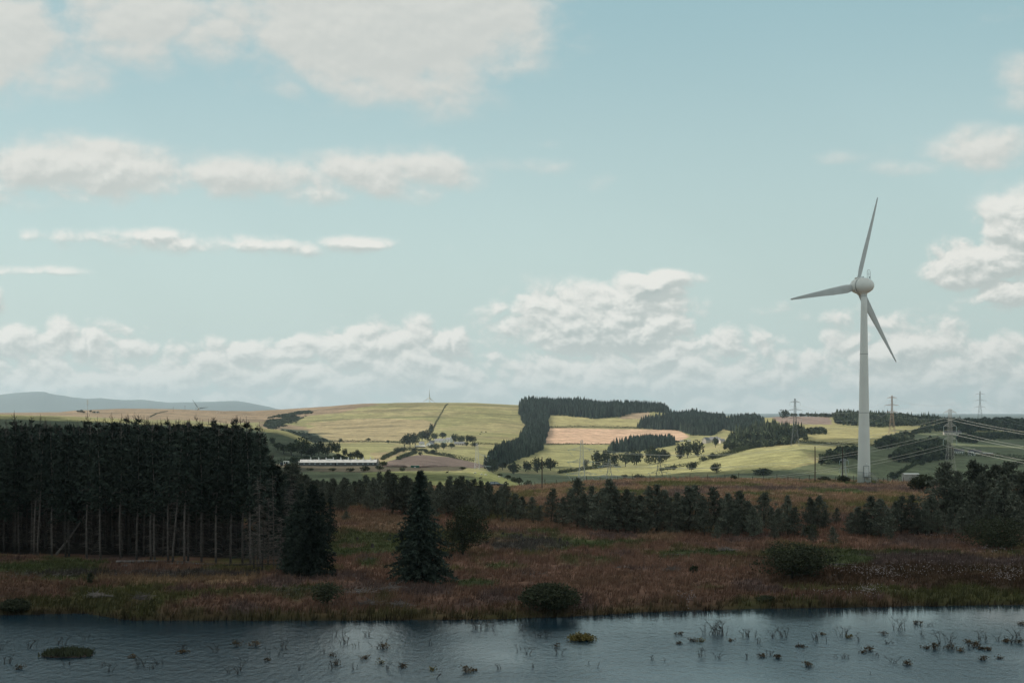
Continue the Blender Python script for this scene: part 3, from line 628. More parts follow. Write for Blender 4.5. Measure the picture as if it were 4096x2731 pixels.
def round_mesh(h, r, seed, bare=.1, n=900, leaf=.5, lobes=9, flat=1.0, stems=5):
    """broad crown of leaf clumps carried by forking stems"""
    rg = np.random.default_rng(seed); tk = MB(); P = []
    zc = h*(bare+(1-bare)*.5); hz = h*(1-bare)*.5
    tk.tube([(0, 0, 0), (.03*h*rg.uniform(-1, 1), .03*h*rg.uniform(-1, 1), h*.45)], [.03*h+.02, .017*h+.01], 6)
    for i in range(lobes):
        az = rg.uniform(0, 6.28); el = rg.uniform(-.75, 1.0); q = math.sqrt(max(0, 1-min(1, abs(el))**2)); rad = rg.uniform(.35, .68)
        c = np.array((math.cos(az)*q*r*rad, math.sin(az)*q*r*rad, zc+el*hz*.62)); lr = r*rg.uniform(.38, .58)
        k = n//lobes; d = rg.normal(size=(k, 3)); d /= np.linalg.norm(d, axis=1)[:, None]; d *= (rg.uniform(.45, 1.06, k)**.6)[:, None]
        P.append(c+d*np.array((lr, lr, lr*flat*min(1.0, hz/r*1.1))))
        if i < stems: tk.tube([(0, 0, h*.12), tuple(c*.55+np.array((0, 0, h*.1))), tuple(c)], [.018*h, .012*h, .004*h], 4, False)
    P = np.concatenate(P); P = P[P[:, 2] > h*bare*.7]; nn = (P-np.array((0, 0, zc))); nn /= np.linalg.norm(nn, axis=1)[:, None]
    return sprays(P, leaf, rg, .1, nn*.4, 1.7), tk
class Proto:
    def __init__(s, T, tk, lm, bm, name, crown='crown', trunk='trunk'):
        s.cm = tri_mesh(name+'_crown', T, lm); s.tm = tk.mesh(name+'_trunk', True); s.tm.materials.append(bm); s.cn = crown; s.tn = trunk
def plant(pr, name, label, cat, p, sc=1.0, rz=None, group=None, tilt=0.0):
    t = thing(name, label, cat, p, random.uniform(0, 6.28) if rz is None else rz, group, sc)
    if tilt: t.rotation_euler[1] = tilt
    link(pr.tn, pr.tm, t); link(pr.cn, pr.cm, t); return t
def plants(spec, group, name, cat, words):
    """spec: (proto, px, point, scale, tilt); labels count from the left"""
    spec = sorted(spec, key=lambda s: s[1])
    for i, s in enumerate(spec): plant(s[0], name, words.replace('#', nth(i+1)), cat, s[2], s[3], group=group, tilt=(s[4] if len(s) > 4 else 0))

# the spruce plantation on the left
SP = []
for i in range(6):
    T, tk = conifer_mesh(18.0+i*.35, (.38, .30, .46, .34, .26, .42)[i], (1.9, 2.2, 1.7, 2.1, 2.3, 1.9)[i], 100+i, step=.42, leaf=.42, droop=.28, prof=.75, dead=60, spindly=.55, per=3)
    SP.append(Proto(T, tk, MT['spruce'], MT['bark'], 'plantation_spruce'))
SPP = []
for i in range(3):
    T, tk = conifer_mesh(18.3+i*.3, (.46, .38, .53)[i], (1.7, 1.9, 1.6)[i], 140+i, step=.45, leaf=.42, droop=.28, prof=.75, dead=110, spindly=.55, lean=(.03, -.02, .06)[i])
    SPP.append(Proto(T, tk, MT['spruce'], MT['pale_bark'], 'edge_spruce'))
edge = [(16, 2205, 0), (76, 2215, 1), (135, 2218, 0), (152, 2222, 2), (208, 2222, 1), (275, 2226, 1), (345, 2232, 0), (402, 2238, 1), (480, 2235, 0), (546, 2245, 1), (602, 2246, 0), (619, 2250, 1), (672, 2250, 0), (692, 2254, 2),
        (736, 2256, 0), (752, 2252, 1), (806, 2254, 1), (862, 2256, 0), (922, 2255, 1), (968, 2256, 0), (1003, 2258, 1), (1040, 2262, 0)]
for i, (px, v, k) in enumerate(edge):
    p = hit(px, v, 190, 300); H = (v-1704+random.uniform(-18, 22))/F*p.y/18.6
    plant(SPP[k], 'spruce_tree', 'bare trunked spruce, the %s from the left on the plantation edge' % nth(i+1), 'tree', p, H, rz=random.uniform(-.5, .5), tilt=random.gauss(0, .022), group='spruces on the front edge of the plantation')
cand = []
row = 0
D = 224.0
while D < 290:
    x = -420+random.uniform(0, 60)
    while x < 1120:
        front = 2215+(x/1040.0)*45
        px = x+random.uniform(-16, 16); d = D+random.uniform(-1.2, 1.2)
        zf = CZ-1.6; vb = HY+zf/d*F
        lim = 1095-(d-224)*.9
        if vb < front-8 and px < lim: cand.append((px, d))
        x += 2.55/d*F
    D += 2.9
random.shuffle(cand); cand = sorted(cand[:272], key=lambda c: c[1])
for px, d in cand:
    p = at(px, d); top = 1706+random.uniform(-30, 40)+(8 if px < 420 else 0)+max(0, px-930)*.32
    H = max(.8, min(1.22, (HY+(CZ-p.z)/d*F-top)/F*d/18.8))
    plant(random.choice(SP), 'spruce_tree', 'spruce packed inside the dark plantation on the left', 'tree', p, H, group='spruces inside the plantation')
# deeper rows, one mass
MASSCOL = {'spruce_mass': (.040, .050, .038), 'distant_spruce': (.036, .048, .036), 'distant_leaves_mass': (.055, .064, .036), 'gorse': (.05, .060, .034)}
def mass(name, label, cat, pts, lm, seed, mk, kind='stuff'):
    T = []
    for (p, sc, k) in pts:
        a = random.uniform(0, 6.28); ca, sa = math.cos(a), math.sin(a); Tm = mk[k]*sc
        T.append(np.stack([Tm[..., 0]*ca-Tm[..., 1]*sa+p.x, Tm[..., 0]*sa+Tm[..., 1]*ca+p.y, Tm[..., 2]+p.z], -1))
    cc = []
    for q in T:
        b_ = random.uniform(.5, 1.9); k_ = rng.uniform(.7, 1.35, len(q))[:, None]*b_; cc.append(np.ones((len(q), 3))*k_*np.array(MASSCOL[lm.name]))
    o = link(name, tri_mesh(name, np.concatenate(T), lm, np.concatenate(cc))); tag(o, label, cat, None, kind); return o
lowsp = [conifer_mesh(18.2, .02, 2.5, 180+i, step=1.1, nb=(5, 7), leaf=1.0, prof=.6, per=2)[0] for i in range(3)]
pts = []
D = 292.0
while D < 345:
    x = -500
    while x < 1060-(D-292)*1.0:
        d = D+random.uniform(-1, 1); p = at(x+random.uniform(-15, 15), d); top = 1722+random.uniform(-14, 26)+max(0, x-850)*.35
        pts.append((p, (HY+(CZ-p.z)/d*F-top)/F*d/18.2, random.randrange(3))); x += 2.7/d*F
    D += 3.4
mass('spruce_plantation', 'dense dark rows at the back of the spruce plantation', 'wood', pts, MT['spruce_mass'], 1, lowsp)
# dead standing trees at the right end of the plantation
def dead_tree(h, seed, n=60):
    rg = np.random.default_rng(seed); b = MB(); b.tube([(0, 0, 0), (.1, 0, h*.5), (rg.uniform(-.2, .2), 0, h)], [.10, .07, .02], 5)
    br = MB()
    for i in range(n):
        z = rg.uniform(.1, .97)*h; az = rg.uniform(0, 6.28); Lb = rg.uniform(.5, 1.6)*(1.1-z/h*.6); e = (math.cos(az), math.sin(az))
        m_ = (e[0]*Lb*.5, e[1]*Lb*.5, z+.05*Lb); br.tube([(.05, 0, z), m_, (e[0]*Lb, e[1]*Lb, z-.15*Lb)], [.025, .017, .006], 3, False)
        for j in range(3):
            a2 = az+rg.uniform(-1.1, 1.1); br.tube([m_, (m_[0]+math.cos(a2)*Lb*.5, m_[1]+math.sin(a2)*Lb*.5, m_[2]-rg.uniform(-.1, .3))], [.012, .005], 3, False)
    return b, br
for i, (px, v, top, tl, lb) in enumerate([(1048, 2290, 2080, .02, 'grey twiggy dead conifer at the right foot of the plantation'), (1104, 2288, 2030, .19, 'slim pale dead trunk leaning right beside the dark bushy conifer'),
        (1165, 2290, 1950, 0, 'tall bare brown larch skeleton left of the dark bushy conifer'), (1015, 2275, 2120, -.03, 'short dead twiggy stem against the last plantation trunks'), (1072, 2265, 1980, 0, 'slender bare tree between plantation and leaning trunk'), (1128, 2292, 2060, -.03, 'short grey skeleton tree just right of the leaning trunk'), (1028, 2270, 1900, .02, 'tall wispy bare tree rising beside the last plantation trunks'), (1095, 2275, 1890, -.02, 'tallest wispy bare tree right of the plantation'), (1150, 2285, 1905, .03, 'wispy brown bare tree left of the shaggy spruce')]):
    p = hit(px, v, 180, 300); h = (v-top)/F*p.y; b, br = dead_tree(h, 300+i, 90)
    t = thing('dead_tree', lb, 'dead tree', p, 0, 'dead conifers by the plantation end'); t.rotation_euler[1] = tl
    b.build('trunk', MT['pale_bark' if i == 1 else 'bark'], t); br.build('branches', MT['pale_bark'], t)
# leaning dead trunk propped inside the plantation edge
p = hit(225, 2222, 190, 300); b = MB(); b.tube([(0, 0, .1), (1.9, .3, 2.6), (3.9, .6, 5.6)], [.17, .13, .06], 7)
for i in range(9):
    q = i/9; b.tube([(3.9*q, .6*q, 5.6*q), (3.9*q+random.uniform(-.5, .5), .6*q-.3, 5.6*q+random.uniform(.1, .5))], [.02, .006], 3, False)
tag(b.build('leaning_trunk', MT['pale_bark']), 'dead pale trunk leaning steeply right across the dark plantation', 'dead trunk').location = p

# the two big dark conifers in the foreground
def hero(px, v, top, hw, seed, label, k=1.0, prof=1.0):
    p = hit(px, v, 170, 260); h = (v-top)/F*p.y; r = hw/F*p.y
    T, tk = conifer_mesh(h, .03, r, seed, step=.15, nb=(9, 13), leaf=.27, droop=.34, prof=prof, per=5, gap=.5)
    pr = Proto(T, tk, MT['spruce'], MT['bark'], 'bushy_conifer'); return plant(pr, 'spruce_tree', label, 'tree', p)
hero(1680, 2332, 1888, 130, 401, 'dense dark spruce, cone shaped to the ground, standing alone above the shore')
hero(1250, 2308, 1942, 96, 402, 'bushy dark spruce standing right of the plantation with branches to the ground', prof=.8)
hero(1186, 2296, 2010, 66, 403, 'lower shaggy spruce tucked against the bushy one right of the plantation', prof=.55)

YS = []
for i in range(3):
    T, tk = conifer_mesh(10.5, .06, 2.6, 420+i, step=.28, nb=(6, 10), leaf=.34, droop=.3, prof=.9, per=4, gap=.4, spindly=.2); YS.append(Proto(T, tk, MT['spruce'], MT['bark'], 'young_spruce'))
for i, (px, v, top) in enumerate([(1062, 2235, 1765), (1088, 2205, 1815), (1112, 2232, 1850), (1140, 2195, 1880), (1168, 2225, 1905), (1205, 2180, 1925), (1290, 2170, 1960), (1322, 2140, 1970)]):
    p = hit(px, v, 200, 330); q = (v-top)/F*p.y/10.8; plant(YS[i % 3], 'spruce_tree', 'middle sized dark spruce, the %s from the left stepping down beyond the plantation end' % nth(i+1), 'tree', p, (q*.85, q*.85, q), group='spruces stepping down from the plantation')
# young pines across the moor
PN = []
for i in range(7):
    h = 8.5; T, tk = pine_mesh(h, (2.6, 2.1, 2.9, 2.0, 2.5, 3.1, 2.3)[i], 500+i, bare=(.05, .09, .03, .06, .12, .04, .08)[i], clumps=(58, 48, 66, 46, 52, 72, 54)[i], leaf=.27, lean=(0, .03, -.02, .02, -.04, .01, 0)[i])
    PN.append(Proto(T, tk, MT['pine'], MT['bark'], 'young_pine'))
def row_of(lst, D0, D1):
    out = []
    for (px, v, top) in lst:
        p = hit(px, v, D0, D1); h = (v-top)/F*p.y; s = h/8.6
        w = s*random.uniform(.85, 1.45)
        out.append((random.choice(PN), px, p, (w*.98, w*.98, s), 0))
    return out
PINES = [(2030, 2082, 1935), (2062, 2085, 1975), (2088, 2078, 1988), (2132, 2092, 1990), (2160, 2092, 2022), (2206, 2088, 1958), (2252, 2105, 1990), (2312, 2108, 1915), (2285, 2095, 1965), (2340, 2112, 1980), (2364, 2112, 1944), (2384, 2118, 1978), (2418, 2122, 1955), (2442, 2128, 1924), (2470, 2130, 1962),
         (2506, 2132, 1958), (2538, 2134, 1975), (2562, 2130, 1982), (2590, 2132, 1950), (2626, 2132, 1944), (2656, 2126, 1962), (2682, 2134, 1990), (2706, 2138, 1970), (2735, 2130, 1992), (2761, 2134, 1948), (2782, 2116, 1942), (2816, 2144, 1990), (2860, 2134, 1953), (2884, 2136, 1998), (2912, 2142, 1976), (2938, 2138, 2000), (2957, 2134, 1966), (2990, 2140, 2005),
         (3016, 2150, 2030), (3056, 2114, 1974), (3086, 2130, 2030), (3120, 2140, 2035), (3150, 2146, 1984), (3178, 2148, 2030), (3244, 2114, 1992), (3274, 2112, 1986), (3300, 2115, 2040), (3346, 2096, 2032), (3405, 2140, 2050), (3432, 2144, 2026), (3462, 2148, 2045), (3484, 2144, 1988), (3522, 2154, 1998), (3552, 2146, 2040), (3584, 2130, 2008), (3606, 2134, 1988), (3646, 2136, 1982), (3672, 2140, 2030), (3702, 2144, 2010)]
plants(row_of(PINES, 200, 330), 'young pines in the row across the moor', 'pine_tree', 'tree', 'scruffy young pine, the # from the left in the dark row crossing the moor')
SMALL = [(2868, 2156, 2086), (3248, 2172, 2104), (3334, 2178, 2108), (2010, 2092, 2058), (2946, 2152, 2090), (2222, 2094, 2052), (3100, 2158, 2095), (3215, 2150, 2100), (2580, 2138, 2085), (3560, 2160, 2095), (2380, 2125, 2088), (1385, 2082, 2045), (2330, 2118, 2080)]
plants(row_of(SMALL, 200, 330), 'knee-high pines before the pine row', 'small_pine', 'small tree', 'low young pine bush, the # from the left in front of the pine row')
BIG = [(3725, 2135, 1985), (3770, 2120, 1856), (3800, 2110, 1905), (3832, 2120, 1888), (3862, 2115, 1930), (3902, 2110, 1850), (3922, 2120, 1900), (3944, 2112, 1868), (3986, 2110, 1862), (4012, 2130, 1905), (4042, 2115, 1852), (4082, 2118, 1895), (4120, 2120, 1880), (3750, 2140, 2040), (3805, 2145, 2030), (3850, 2150, 2035), (3890, 2148, 2020), (3960, 2130, 1990), (4060, 2130, 1980)]
plants(row_of(BIG, 200, 300), 'tall pines crowded at the right edge', 'pine_tree', 'tree', 'tall dark pine, the # from the left in the crowded clump at the right edge')
MIDL = []
for i in range(46):
    px = 1085+i*20.5+random.uniform(-10, 10); base = 2040+random.uniform(-26, 18)+(28 if px > 1650 else 0)+(18 if px < 1200 else 0)
    top = I(px, (1080, 1860), (1180, 1850), (1240, 1895), (1400, 1905), (1480, 1892), (1560, 1888), (1640, 1905), (1740, 1915), (1870, 1905), (1900, 1912), (2010, 1950))+random.uniform(-8, 42)
    MIDL.append((px, base, float(top)))
plants(row_of(MIDL, 260, 420), 'dark pines behind the clearing', 'pine_tree', 'tree', 'dark bushy pine, the # from the left in the thicket behind the clearing')
MID2 = [(px+random.uniform(-14, 14), 2010+random.uniform(-12, 12), I(px, (1080, 1890), (1300, 1905), (1700, 1915), (2000, 1945))+random.uniform(0, 30)) for px in range(1090, 2030, 27)]
plants(row_of(MID2, 300, 440), 'pines at the back of the thicket', 'pine_tree', 'tree', 'dark pine, the # from the left in the rear line of the thicket')

# round bushes
def bush(px, v, top, hw, seed, label, m='willow', n=7000, leaf=.2, name='willow_bush', cat='bush', bare=.02, D0=165, D1=420, lobes=16, flat=1.0):
    p = hit(px, v, D0, D1); h = (v-top)/F*p.y; r = hw/F*p.y
    T, tk = round_mesh(h, r, seed, bare=0.0, n=n, leaf=leaf, lobes=lobes+8, flat=flat)
    # fit the outline to the bush's real width and height
    T = T.copy(); ex = np.percentile(np.abs(T[..., :2]).reshape(-1, 2), 97, axis=0).max(); T[..., :2] *= r/ex; zt = np.percentile(T[..., 2], 99.3); T[..., 2] *= h/zt
    pr = Proto(T, tk, MT[m], MT['bark'], name); return plant(pr, name, label, cat, p)
bush(3168, 2314, 2178, 135, 601, 'wide round dark green bush on the moor left of the white flower patch')
bush(2200, 2440, 2336, 112, 602, 'rounded green bush at the water edge')
bush(3985, 2190, 2072, 125, 603, 'wide olive bush at the right edge below the tall pines')
bush(1852, 2222, 2030, 88, 604, 'airy grey green tree just right of the lone dark spruce', n=6000, bare=.05, name='willow_tree', cat='tree')
bush(3690, 1966, 1900, 52, 605, 'dark round bush beside the little concrete hut', D0=300, D1=450, n=3500, leaf=.3)
bush(2774, 2290, 2262, 16, 606, 'tiny green bush on the open moor', n=700)
bush(60, 2440, 2395, 55, 607, 'low olive sedge clump at the left shore', n=2500)
bush(3065, 2405, 2385, 40, 608, 'low green clump on the shore right of the round bush', n=1500)
bush(3250, 2150, 2098, 26, 609, 'small drooping shrub below the pine gap', n=1200)
bush(3300, 1922, 1906, 22, 610, 'dark heather tuft by the fence left of the turbine', D0=380, D1=460, n=900, leaf=.25)
bush(3372, 1928, 1902, 24, 611, 'heather bush at the foot of the second wooden pole', D0=380, D1=460, n=900, leaf=.25)
bush(2935, 1920, 1900, 14, 612, 'small dark thistle bush on the ridge', D0=380, D1=460, n=500, leaf=.2)
bush(1310, 2420, 2330, 60, 613, 'thin olive sapling scrub at the left shore', n=1400, leaf=.18)
bush(360, 2340, 2290, 12, 614, 'thin sapling before the felled strip', n=260, leaf=.18, name='sapling', cat='small tree')

# ------------------------------------------------------------------ grass and reeds
def build_grass():
    n = 150000; rg = np.random.default_rng(5)
    D = np.sqrt(rg.uniform(163**2, 452**2, n)); PX = rg.uniform(-250, 4350, n); ds = shore_D(PX)
    ok = D > ds-.6; keep = (rg.random(n) < np.clip(1.25-(D-170)/420, .35, 1)); ok &= keep
    D = D[ok]; PX = PX[ok]; ds = ds[ok]; X = (PX-2048)/F*D; Z = groundv(X, D); VV = HY+(CZ-Z)/D*F
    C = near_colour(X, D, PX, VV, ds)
    forest = (PX < 1040-(D-224)*.9) & (VV < 2222+PX*.043)
    X, D, Z, C, ds, VV = [a[~forest] for a in (X, D, Z, C, ds, VV)]
    nb = 5; m = len(X); tall = .35+.45*rg.random(m)*(.5+fbm(X/6, D/9, 77, 3)); isg = C[:, 1] > C[:, 0]*.98
    tall = np.where(isg, tall*.75, tall); tall = np.where(D-ds < 4, tall*1.1+.15, tall)
    T = np.zeros((m, nb, 3, 3)); az = rg.uniform(0, 6.28, (m, nb)); rad = rg.uniform(0, .42, (m, nb)); bx = X[:, None]+np.cos(az)*rad; by = D[:, None]+np.sin(az)*rad
    w = rg.uniform(.03, .085, (m, nb)); a2 = rg.uniform(0, 6.28, (m, nb)); h = tall[:, None]*rg.uniform(.6, 1.2, (m, nb)); lx = rg.normal(.10, .16, (m, nb)); ly = rg.normal(0, .12, (m, nb))
    zb = Z[:, None]-.05
    T[..., 0, 0] = bx-np.cos(a2)*w; T[..., 0, 1] = by-np.sin(a2)*w; T[..., 0, 2] = zb
    T[..., 1, 0] = bx+np.cos(a2)*w; T[..., 1, 1] = by+np.sin(a2)*w; T[..., 1, 2] = zb
    T[..., 2, 0] = bx+lx; T[..., 2, 1] = by+ly; T[..., 2, 2] = zb+h
    cc = np.repeat((C*rg.uniform(.7, 1.45, (m, 1)))[:, None, :], nb, 1).reshape(-1, 3)
    mt = mat('moor_grass', (1, 1, 1), .9, attr='col', var=.15, vscale=.6, spec=.08, transl=.15)
    o = link('grass', tri_mesh('grass', T.reshape(-1, 3, 3), mt, cc)); tag(o, 'rough russet and green moor grass with reeds along the shore', 'grass', None, 'stuff')
build_grass()
def build_flowers():
    rg = np.random.default_rng(8); T = []
    for (cx, cy, rx, ry, n) in [(3520, 2300, 170, 22, 260), (3800, 2285, 260, 26, 150), (3480, 2362, 60, 16, 110), (4030, 2310, 90, 26, 130), (3760, 2155, 120, 12, 90), (2750, 2390, 60, 12, 40), (3320, 2370, 90, 10, 24), (3980, 2215, 110, 16, 50)]:
        for i in range(n):
            px = cx+rg.normal()*rx*.5; v = cy+rg.normal()*ry*.5
            z = 1.0; d = (CZ-z)*F/(v-HY); p = at(px, d); q = np.array((p.x, p.y, p.z+rg.uniform(.45, .8)))
            T.append(sprays(np.repeat(q[None], 3, 0)+rg.normal(size=(3, 3))*.03, .085, rg))
    m = mat('seed_heads', (.42, .34, .33), .9, var=.15)
    o = link('flowers', tri_mesh('flowers', np.concatenate(T), m)); tag(o, 'drift of pale fluffy seed heads in the dark rushes', 'flowers', None, 'stuff')
build_flowers()

# ------------------------------------------------------------------ far woods, hedges and single trees
def far_conifer(seed, h=18, n=46):
    rg = np.random.default_rng(seed); T = []
    for i in range(n):
        t = (i+.5)/n; z = h*(.04+.93*t); r = (3.0*(1-t)**.8+.25)*rg.uniform(.75, 1.15); az = i*2.4
        c = np.array((math.cos(az)*r*.45, math.sin(az)*r*.45, z)); tip = np.array((math.cos(az)*r, math.sin(az)*r, z-.9)); sd = np.array((-math.sin(az), math.cos(az), 0))*r*.75
        T.append([c+(0, 0, 2.1), tip+sd, tip-sd])
    T.append([(-.35, 0, h-2), (.35, 0, h-2), (0, 0, h+.4)]); return np.array(T)
FC = [far_conifer(i) for i in range(4)]
FL = [round_mesh(12, 5.2, 700+i, bare=.06, n=150, leaf=2.6, lobes=7, stems=0)[0] for i in range(4)]
def edge_f(px, v, poly):
    m = 1e9; n = len(poly)
    for i in range(n):
        x0, y0 = poly[i]; x1, y1 = poly[(i+1) % n]; dx, dy = x1-x0, (y1-y0); L2 = dx*dx+dy*dy*9+1e-6; t = max(0, min(1, ((px-x0)*dx+(v-y0)*dy*9)/L2)); m = min(m, math.hypot(px-x0-t*dx, 3*(v-y0-t*dy)))
    return .62+.38*min(1, m/22)
def wood(name, label, poly, D0, D1, step, hgt, protos, m, jit=.4, hv=.22):
    pxs = [p[0] for p in poly]; pts = []; D = D0
    while D < D1:
        x = (min(pxs)-2048)/F*D; x1 = (max(pxs)-2048)/F*D
        while x < x1:
            xx = x+random.uniform(-jit, jit)*step; d = D+random.uniform(-jit, jit)*step; px = 2048+xx/d*F; z = ground(xx, d); v = HY+(CZ-z)/d*F
            if inpoly(np.array([px]), np.array([v+(fbm(xx/30, d/30, 5, 2)-.5)*(18 if step < 7 and 'gorse' in name else 7)]), poly)[0]:
                if ('mixed' in name and fbm(xx/26, d/40, 29, 3) < .40) or (name == 'gorse' and fbm(xx/22, d/60, 39, 3) < .44): x += step; continue
                pts.append((Vector((xx, d, z-.3)), hgt*random.uniform(1-hv, 1+hv*.6)*(.62+.7*float(fbm(xx/48, d/90, 17, 3)))*edge_f(px, v, poly), random.randrange(len(protos))))
            x += step
        D += step
    if pts: return mass(name, label, 'wood', pts, MT[m], 0, protos)
wood('spruce_wood', 'long spruce wood on the skyline behind the pale field', [(2078, 1612), (2380, 1620), (2680, 1638), (2688, 1652), (2600, 1648), (2540, 1652), (2480, 1668), (2390, 1676), (2300, 1667), (2200, 1662), (2190, 1690), (2100, 1705), (2074, 1660)], 2900, 3720, 7.5, 1.12, FC, 'farspruce')
wood('spruce_wood', 'narrow spruce belt down the left side of the pink field', [(2078, 1752), (2110, 1715), (2188, 1690), (2196, 1712), (2180, 1772), (2150, 1785), (2080, 1775)], 2300, 3400, 6.5, 1.05, FC, 'farspruce')
wood('spruce_wood', 'spruce wood stepping down the slope left of the lowest field', [(1935, 1868), (1975, 1825), (2090, 1772), (2150, 1778), (2178, 1795), (2100, 1830), (2020, 1862), (1960, 1885)], 1500, 2650, 6.5, 1.0, FC, 'farspruce')
wood('spruce_wood', 'broad spruce wood right of the pink field', [(2546, 1712), (2566, 1694), (2620, 1684), (2690, 1672), (2800, 1672), (2900, 1680), (2920, 1700), (2850, 1742), (2770, 1742), (2710, 1722), (2620, 1718)], 2600, 3750, 7.5, 1.15, FC, 'farspruce')
wood('spruce_wood', 'spruce block behind the white caravan farm', [(2915, 1688), (3010, 1680), (3060, 1700), (3040, 1735), (2960, 1732), (2880, 1715)], 2600, 3750, 7.5, 1.1, FC, 'farspruce')
wood('spruce_wood', 'ragged spruce wood below the pink field', [(2432, 1802), (2520, 1782), (2600, 1766), (2700, 1764), (2702, 1782), (2600, 1800), (2480, 1812), (2432, 1815)], 2000, 3000, 6.5, .95, FC, 'farspruce')
wood('mixed_wood', 'mixed wood right of the stone farm', [(2900, 1800), (2920, 1765), (3010, 1725), (3110, 1720), (3220, 1742), (3228, 1760), (3150, 1778), (3000, 1792), (2960, 1805)], 1900, 3200, 8, 1.15, FL+FC[:1], 'farwood')
wood('mixed_wood', 'low broadleaf copse in the gold field', [(3188, 1728), (3300, 1722), (3306, 1736), (3200, 1740)], 2000, 3200, 7, .85, FL, 'farwood')
wood('mixed_wood', 'broadleaf wood along the right skyline behind the tall turbine', [(3150, 1664), (3330, 1668), (3345, 1698), (3480, 1708), (3600, 1706), (3700, 1702), (3850, 1690), (3560, 1670), (3320, 1662)], 2600, 3800, 9, 1.1, FL+FC[:1], 'farwood')
wood('mixed_wood', 'dark wood on the skyline at the right edge', [(3760, 1700), (3860, 1690), (4250, 1692), (4250, 1735), (4000, 1722), (3850, 1730), (3780, 1722)], 2300, 3800, 9, 1.1, FL, 'farwood')
wood('mixed_wood', 'dark wood in the shade behind the lattice pylon', [(3560, 1840), (3600, 1800), (3700, 1762), (3770, 1770), (3810, 1800), (3815, 1838), (3700, 1850), (3600, 1852)], 1300, 2700, 8, 0.85, FL, 'farwood')
wood('mixed_wood', 'sloping dark copse left of the lattice pylon', [(3490, 1796), (3540, 1770), (3625, 1742), (3650, 1752), (3640, 1768), (3560, 1796)], 1500, 3000, 8, 1.0, FL, 'farwood')
wood('mixed_wood', 'dark copse climbing behind the second wooden pole', [(3265, 1858), (3300, 1840), (3350, 1818), (3440, 1812), (3440, 1835), (3360, 1850), (3290, 1866)], 1300, 2500, 7, .9, FL, 'farwood')
wood('mixed_wood', 'scattered trees above the white house on the right', [(3640, 1742), (3700, 1715), (3780, 1712), (3790, 1722), (3700, 1735)], 1900, 3600, 11, 1.0, FL, 'farwood')
wood('mixed_wood', 'tree belt on the right slope below the white house', [(3820, 1758), (3900, 1745), (4000, 1738), (4180, 1745), (4180, 1752), (3960, 1762), (3860, 1778)], 1700, 3600, 9, .8, FL, 'farwood')
GB = [round_mesh(2.6, 2.6, 740+i, bare=.0, n=40, leaf=1.5, lobes=4, stems=0)[0] for i in range(3)]
wood('gorse', 'dark gorse patch spreading down the brown hillside', [(1052, 1704), (1075, 1668), (1150, 1660), (1175, 1650), (1262, 1638), (1256, 1656), (1200, 1676), (1190, 1690), (1140, 1700), (1090, 1716)], 2300, 3750, 4.6, 1.1, GB, 'gorse')
wood('gorse', 'gorse and bracken filling the shaded gully', [(1120, 1722), (1180, 1722), (1250, 1738), (1320, 1762), (1200, 1770), (1150, 1748)], 2000, 3300, 6.5, .9, GB, 'gorse')

TREE = []
for i in range(5):
    T, tk = round_mesh(10, 5.2, 800+i, bare=(.05, .12, .02, .08, .04)[i], n=520, leaf=1.2, lobes=13); TREE.append(Proto(T, tk, MT['farleaf'], MT['bark'], 'field_tree'))
def field_trees(lst, D0, D1, group, words):
    lst = sorted(lst)
    for i, (px, v, top, hw) in enumerate(lst):
        p = hit(px, v, D0, D1); h = (v-top)/F*p.y/9.6; w = hw/F*p.y/4.6
        plant(random.choice(TREE), 'field_tree', words.replace('#', nth(i+1)), 'tree', p, (w, w, h), group=group)
field_trees([(1970, 1888, 1838, 22), (2054, 1896, 1841, 22), (2112, 1886, 1838, 17), (2150, 1890, 1832, 22), (2202, 1882, 1834, 24), (2010, 1880, 1850, 16)], 1200, 2500, 'round trees at the field foot', 'dark round tree, the # from the left at the foot of the lowest field')
field_trees([(2386, 1868, 1806, 20), (2424, 1868, 1802, 20), (2462, 1866, 1815, 20), (2502, 1866, 1812, 26), (2546, 1860, 1790, 26), (2604, 1856, 1789, 28), (2640, 1850, 1798, 22), (2664, 1846, 1802, 18), (2722, 1834, 1776, 20), (2750, 1832, 1768, 22), (2792, 1828, 1764, 23), (2345, 1872, 1838, 11)], 1300, 2700, 'broadleaf row below the ragged spruce wood', 'broad dark tree, the # from the left in the row below the spruce wood')
field_trees([(2765, 1884, 1850, 20), (2865, 1892, 1854, 22), (2556, 1918, 1893, 20), (2497, 1914, 1898, 12), (2692, 1880, 1864, 14), (2848, 1838, 1812, 14), (2815, 1845, 1826, 12), (3575, 1926, 1890, 24), (3050, 1900, 1875, 40), (2670, 1882, 1868, 12), (3690, 1862, 1842, 12), (3520, 1798, 1775, 12)], 1100, 2600, 'single trees in the shaded fields', 'lone round tree, the # from the left among the shaded valley fields')
field_trees([(3137, 1672, 1640, 21), (2862, 1790, 1752, 12), (3215, 1664, 1652, 12), (3300, 1668, 1654, 14), (3900, 1696, 1671, 14), (3255, 1666, 1656, 12), (3615, 1752, 1728, 16), (3590, 1768, 1735, 16)], 1700, 3800, 'trees on the right skyline', 'rounded tree, the # from the left on the right hand skyline')
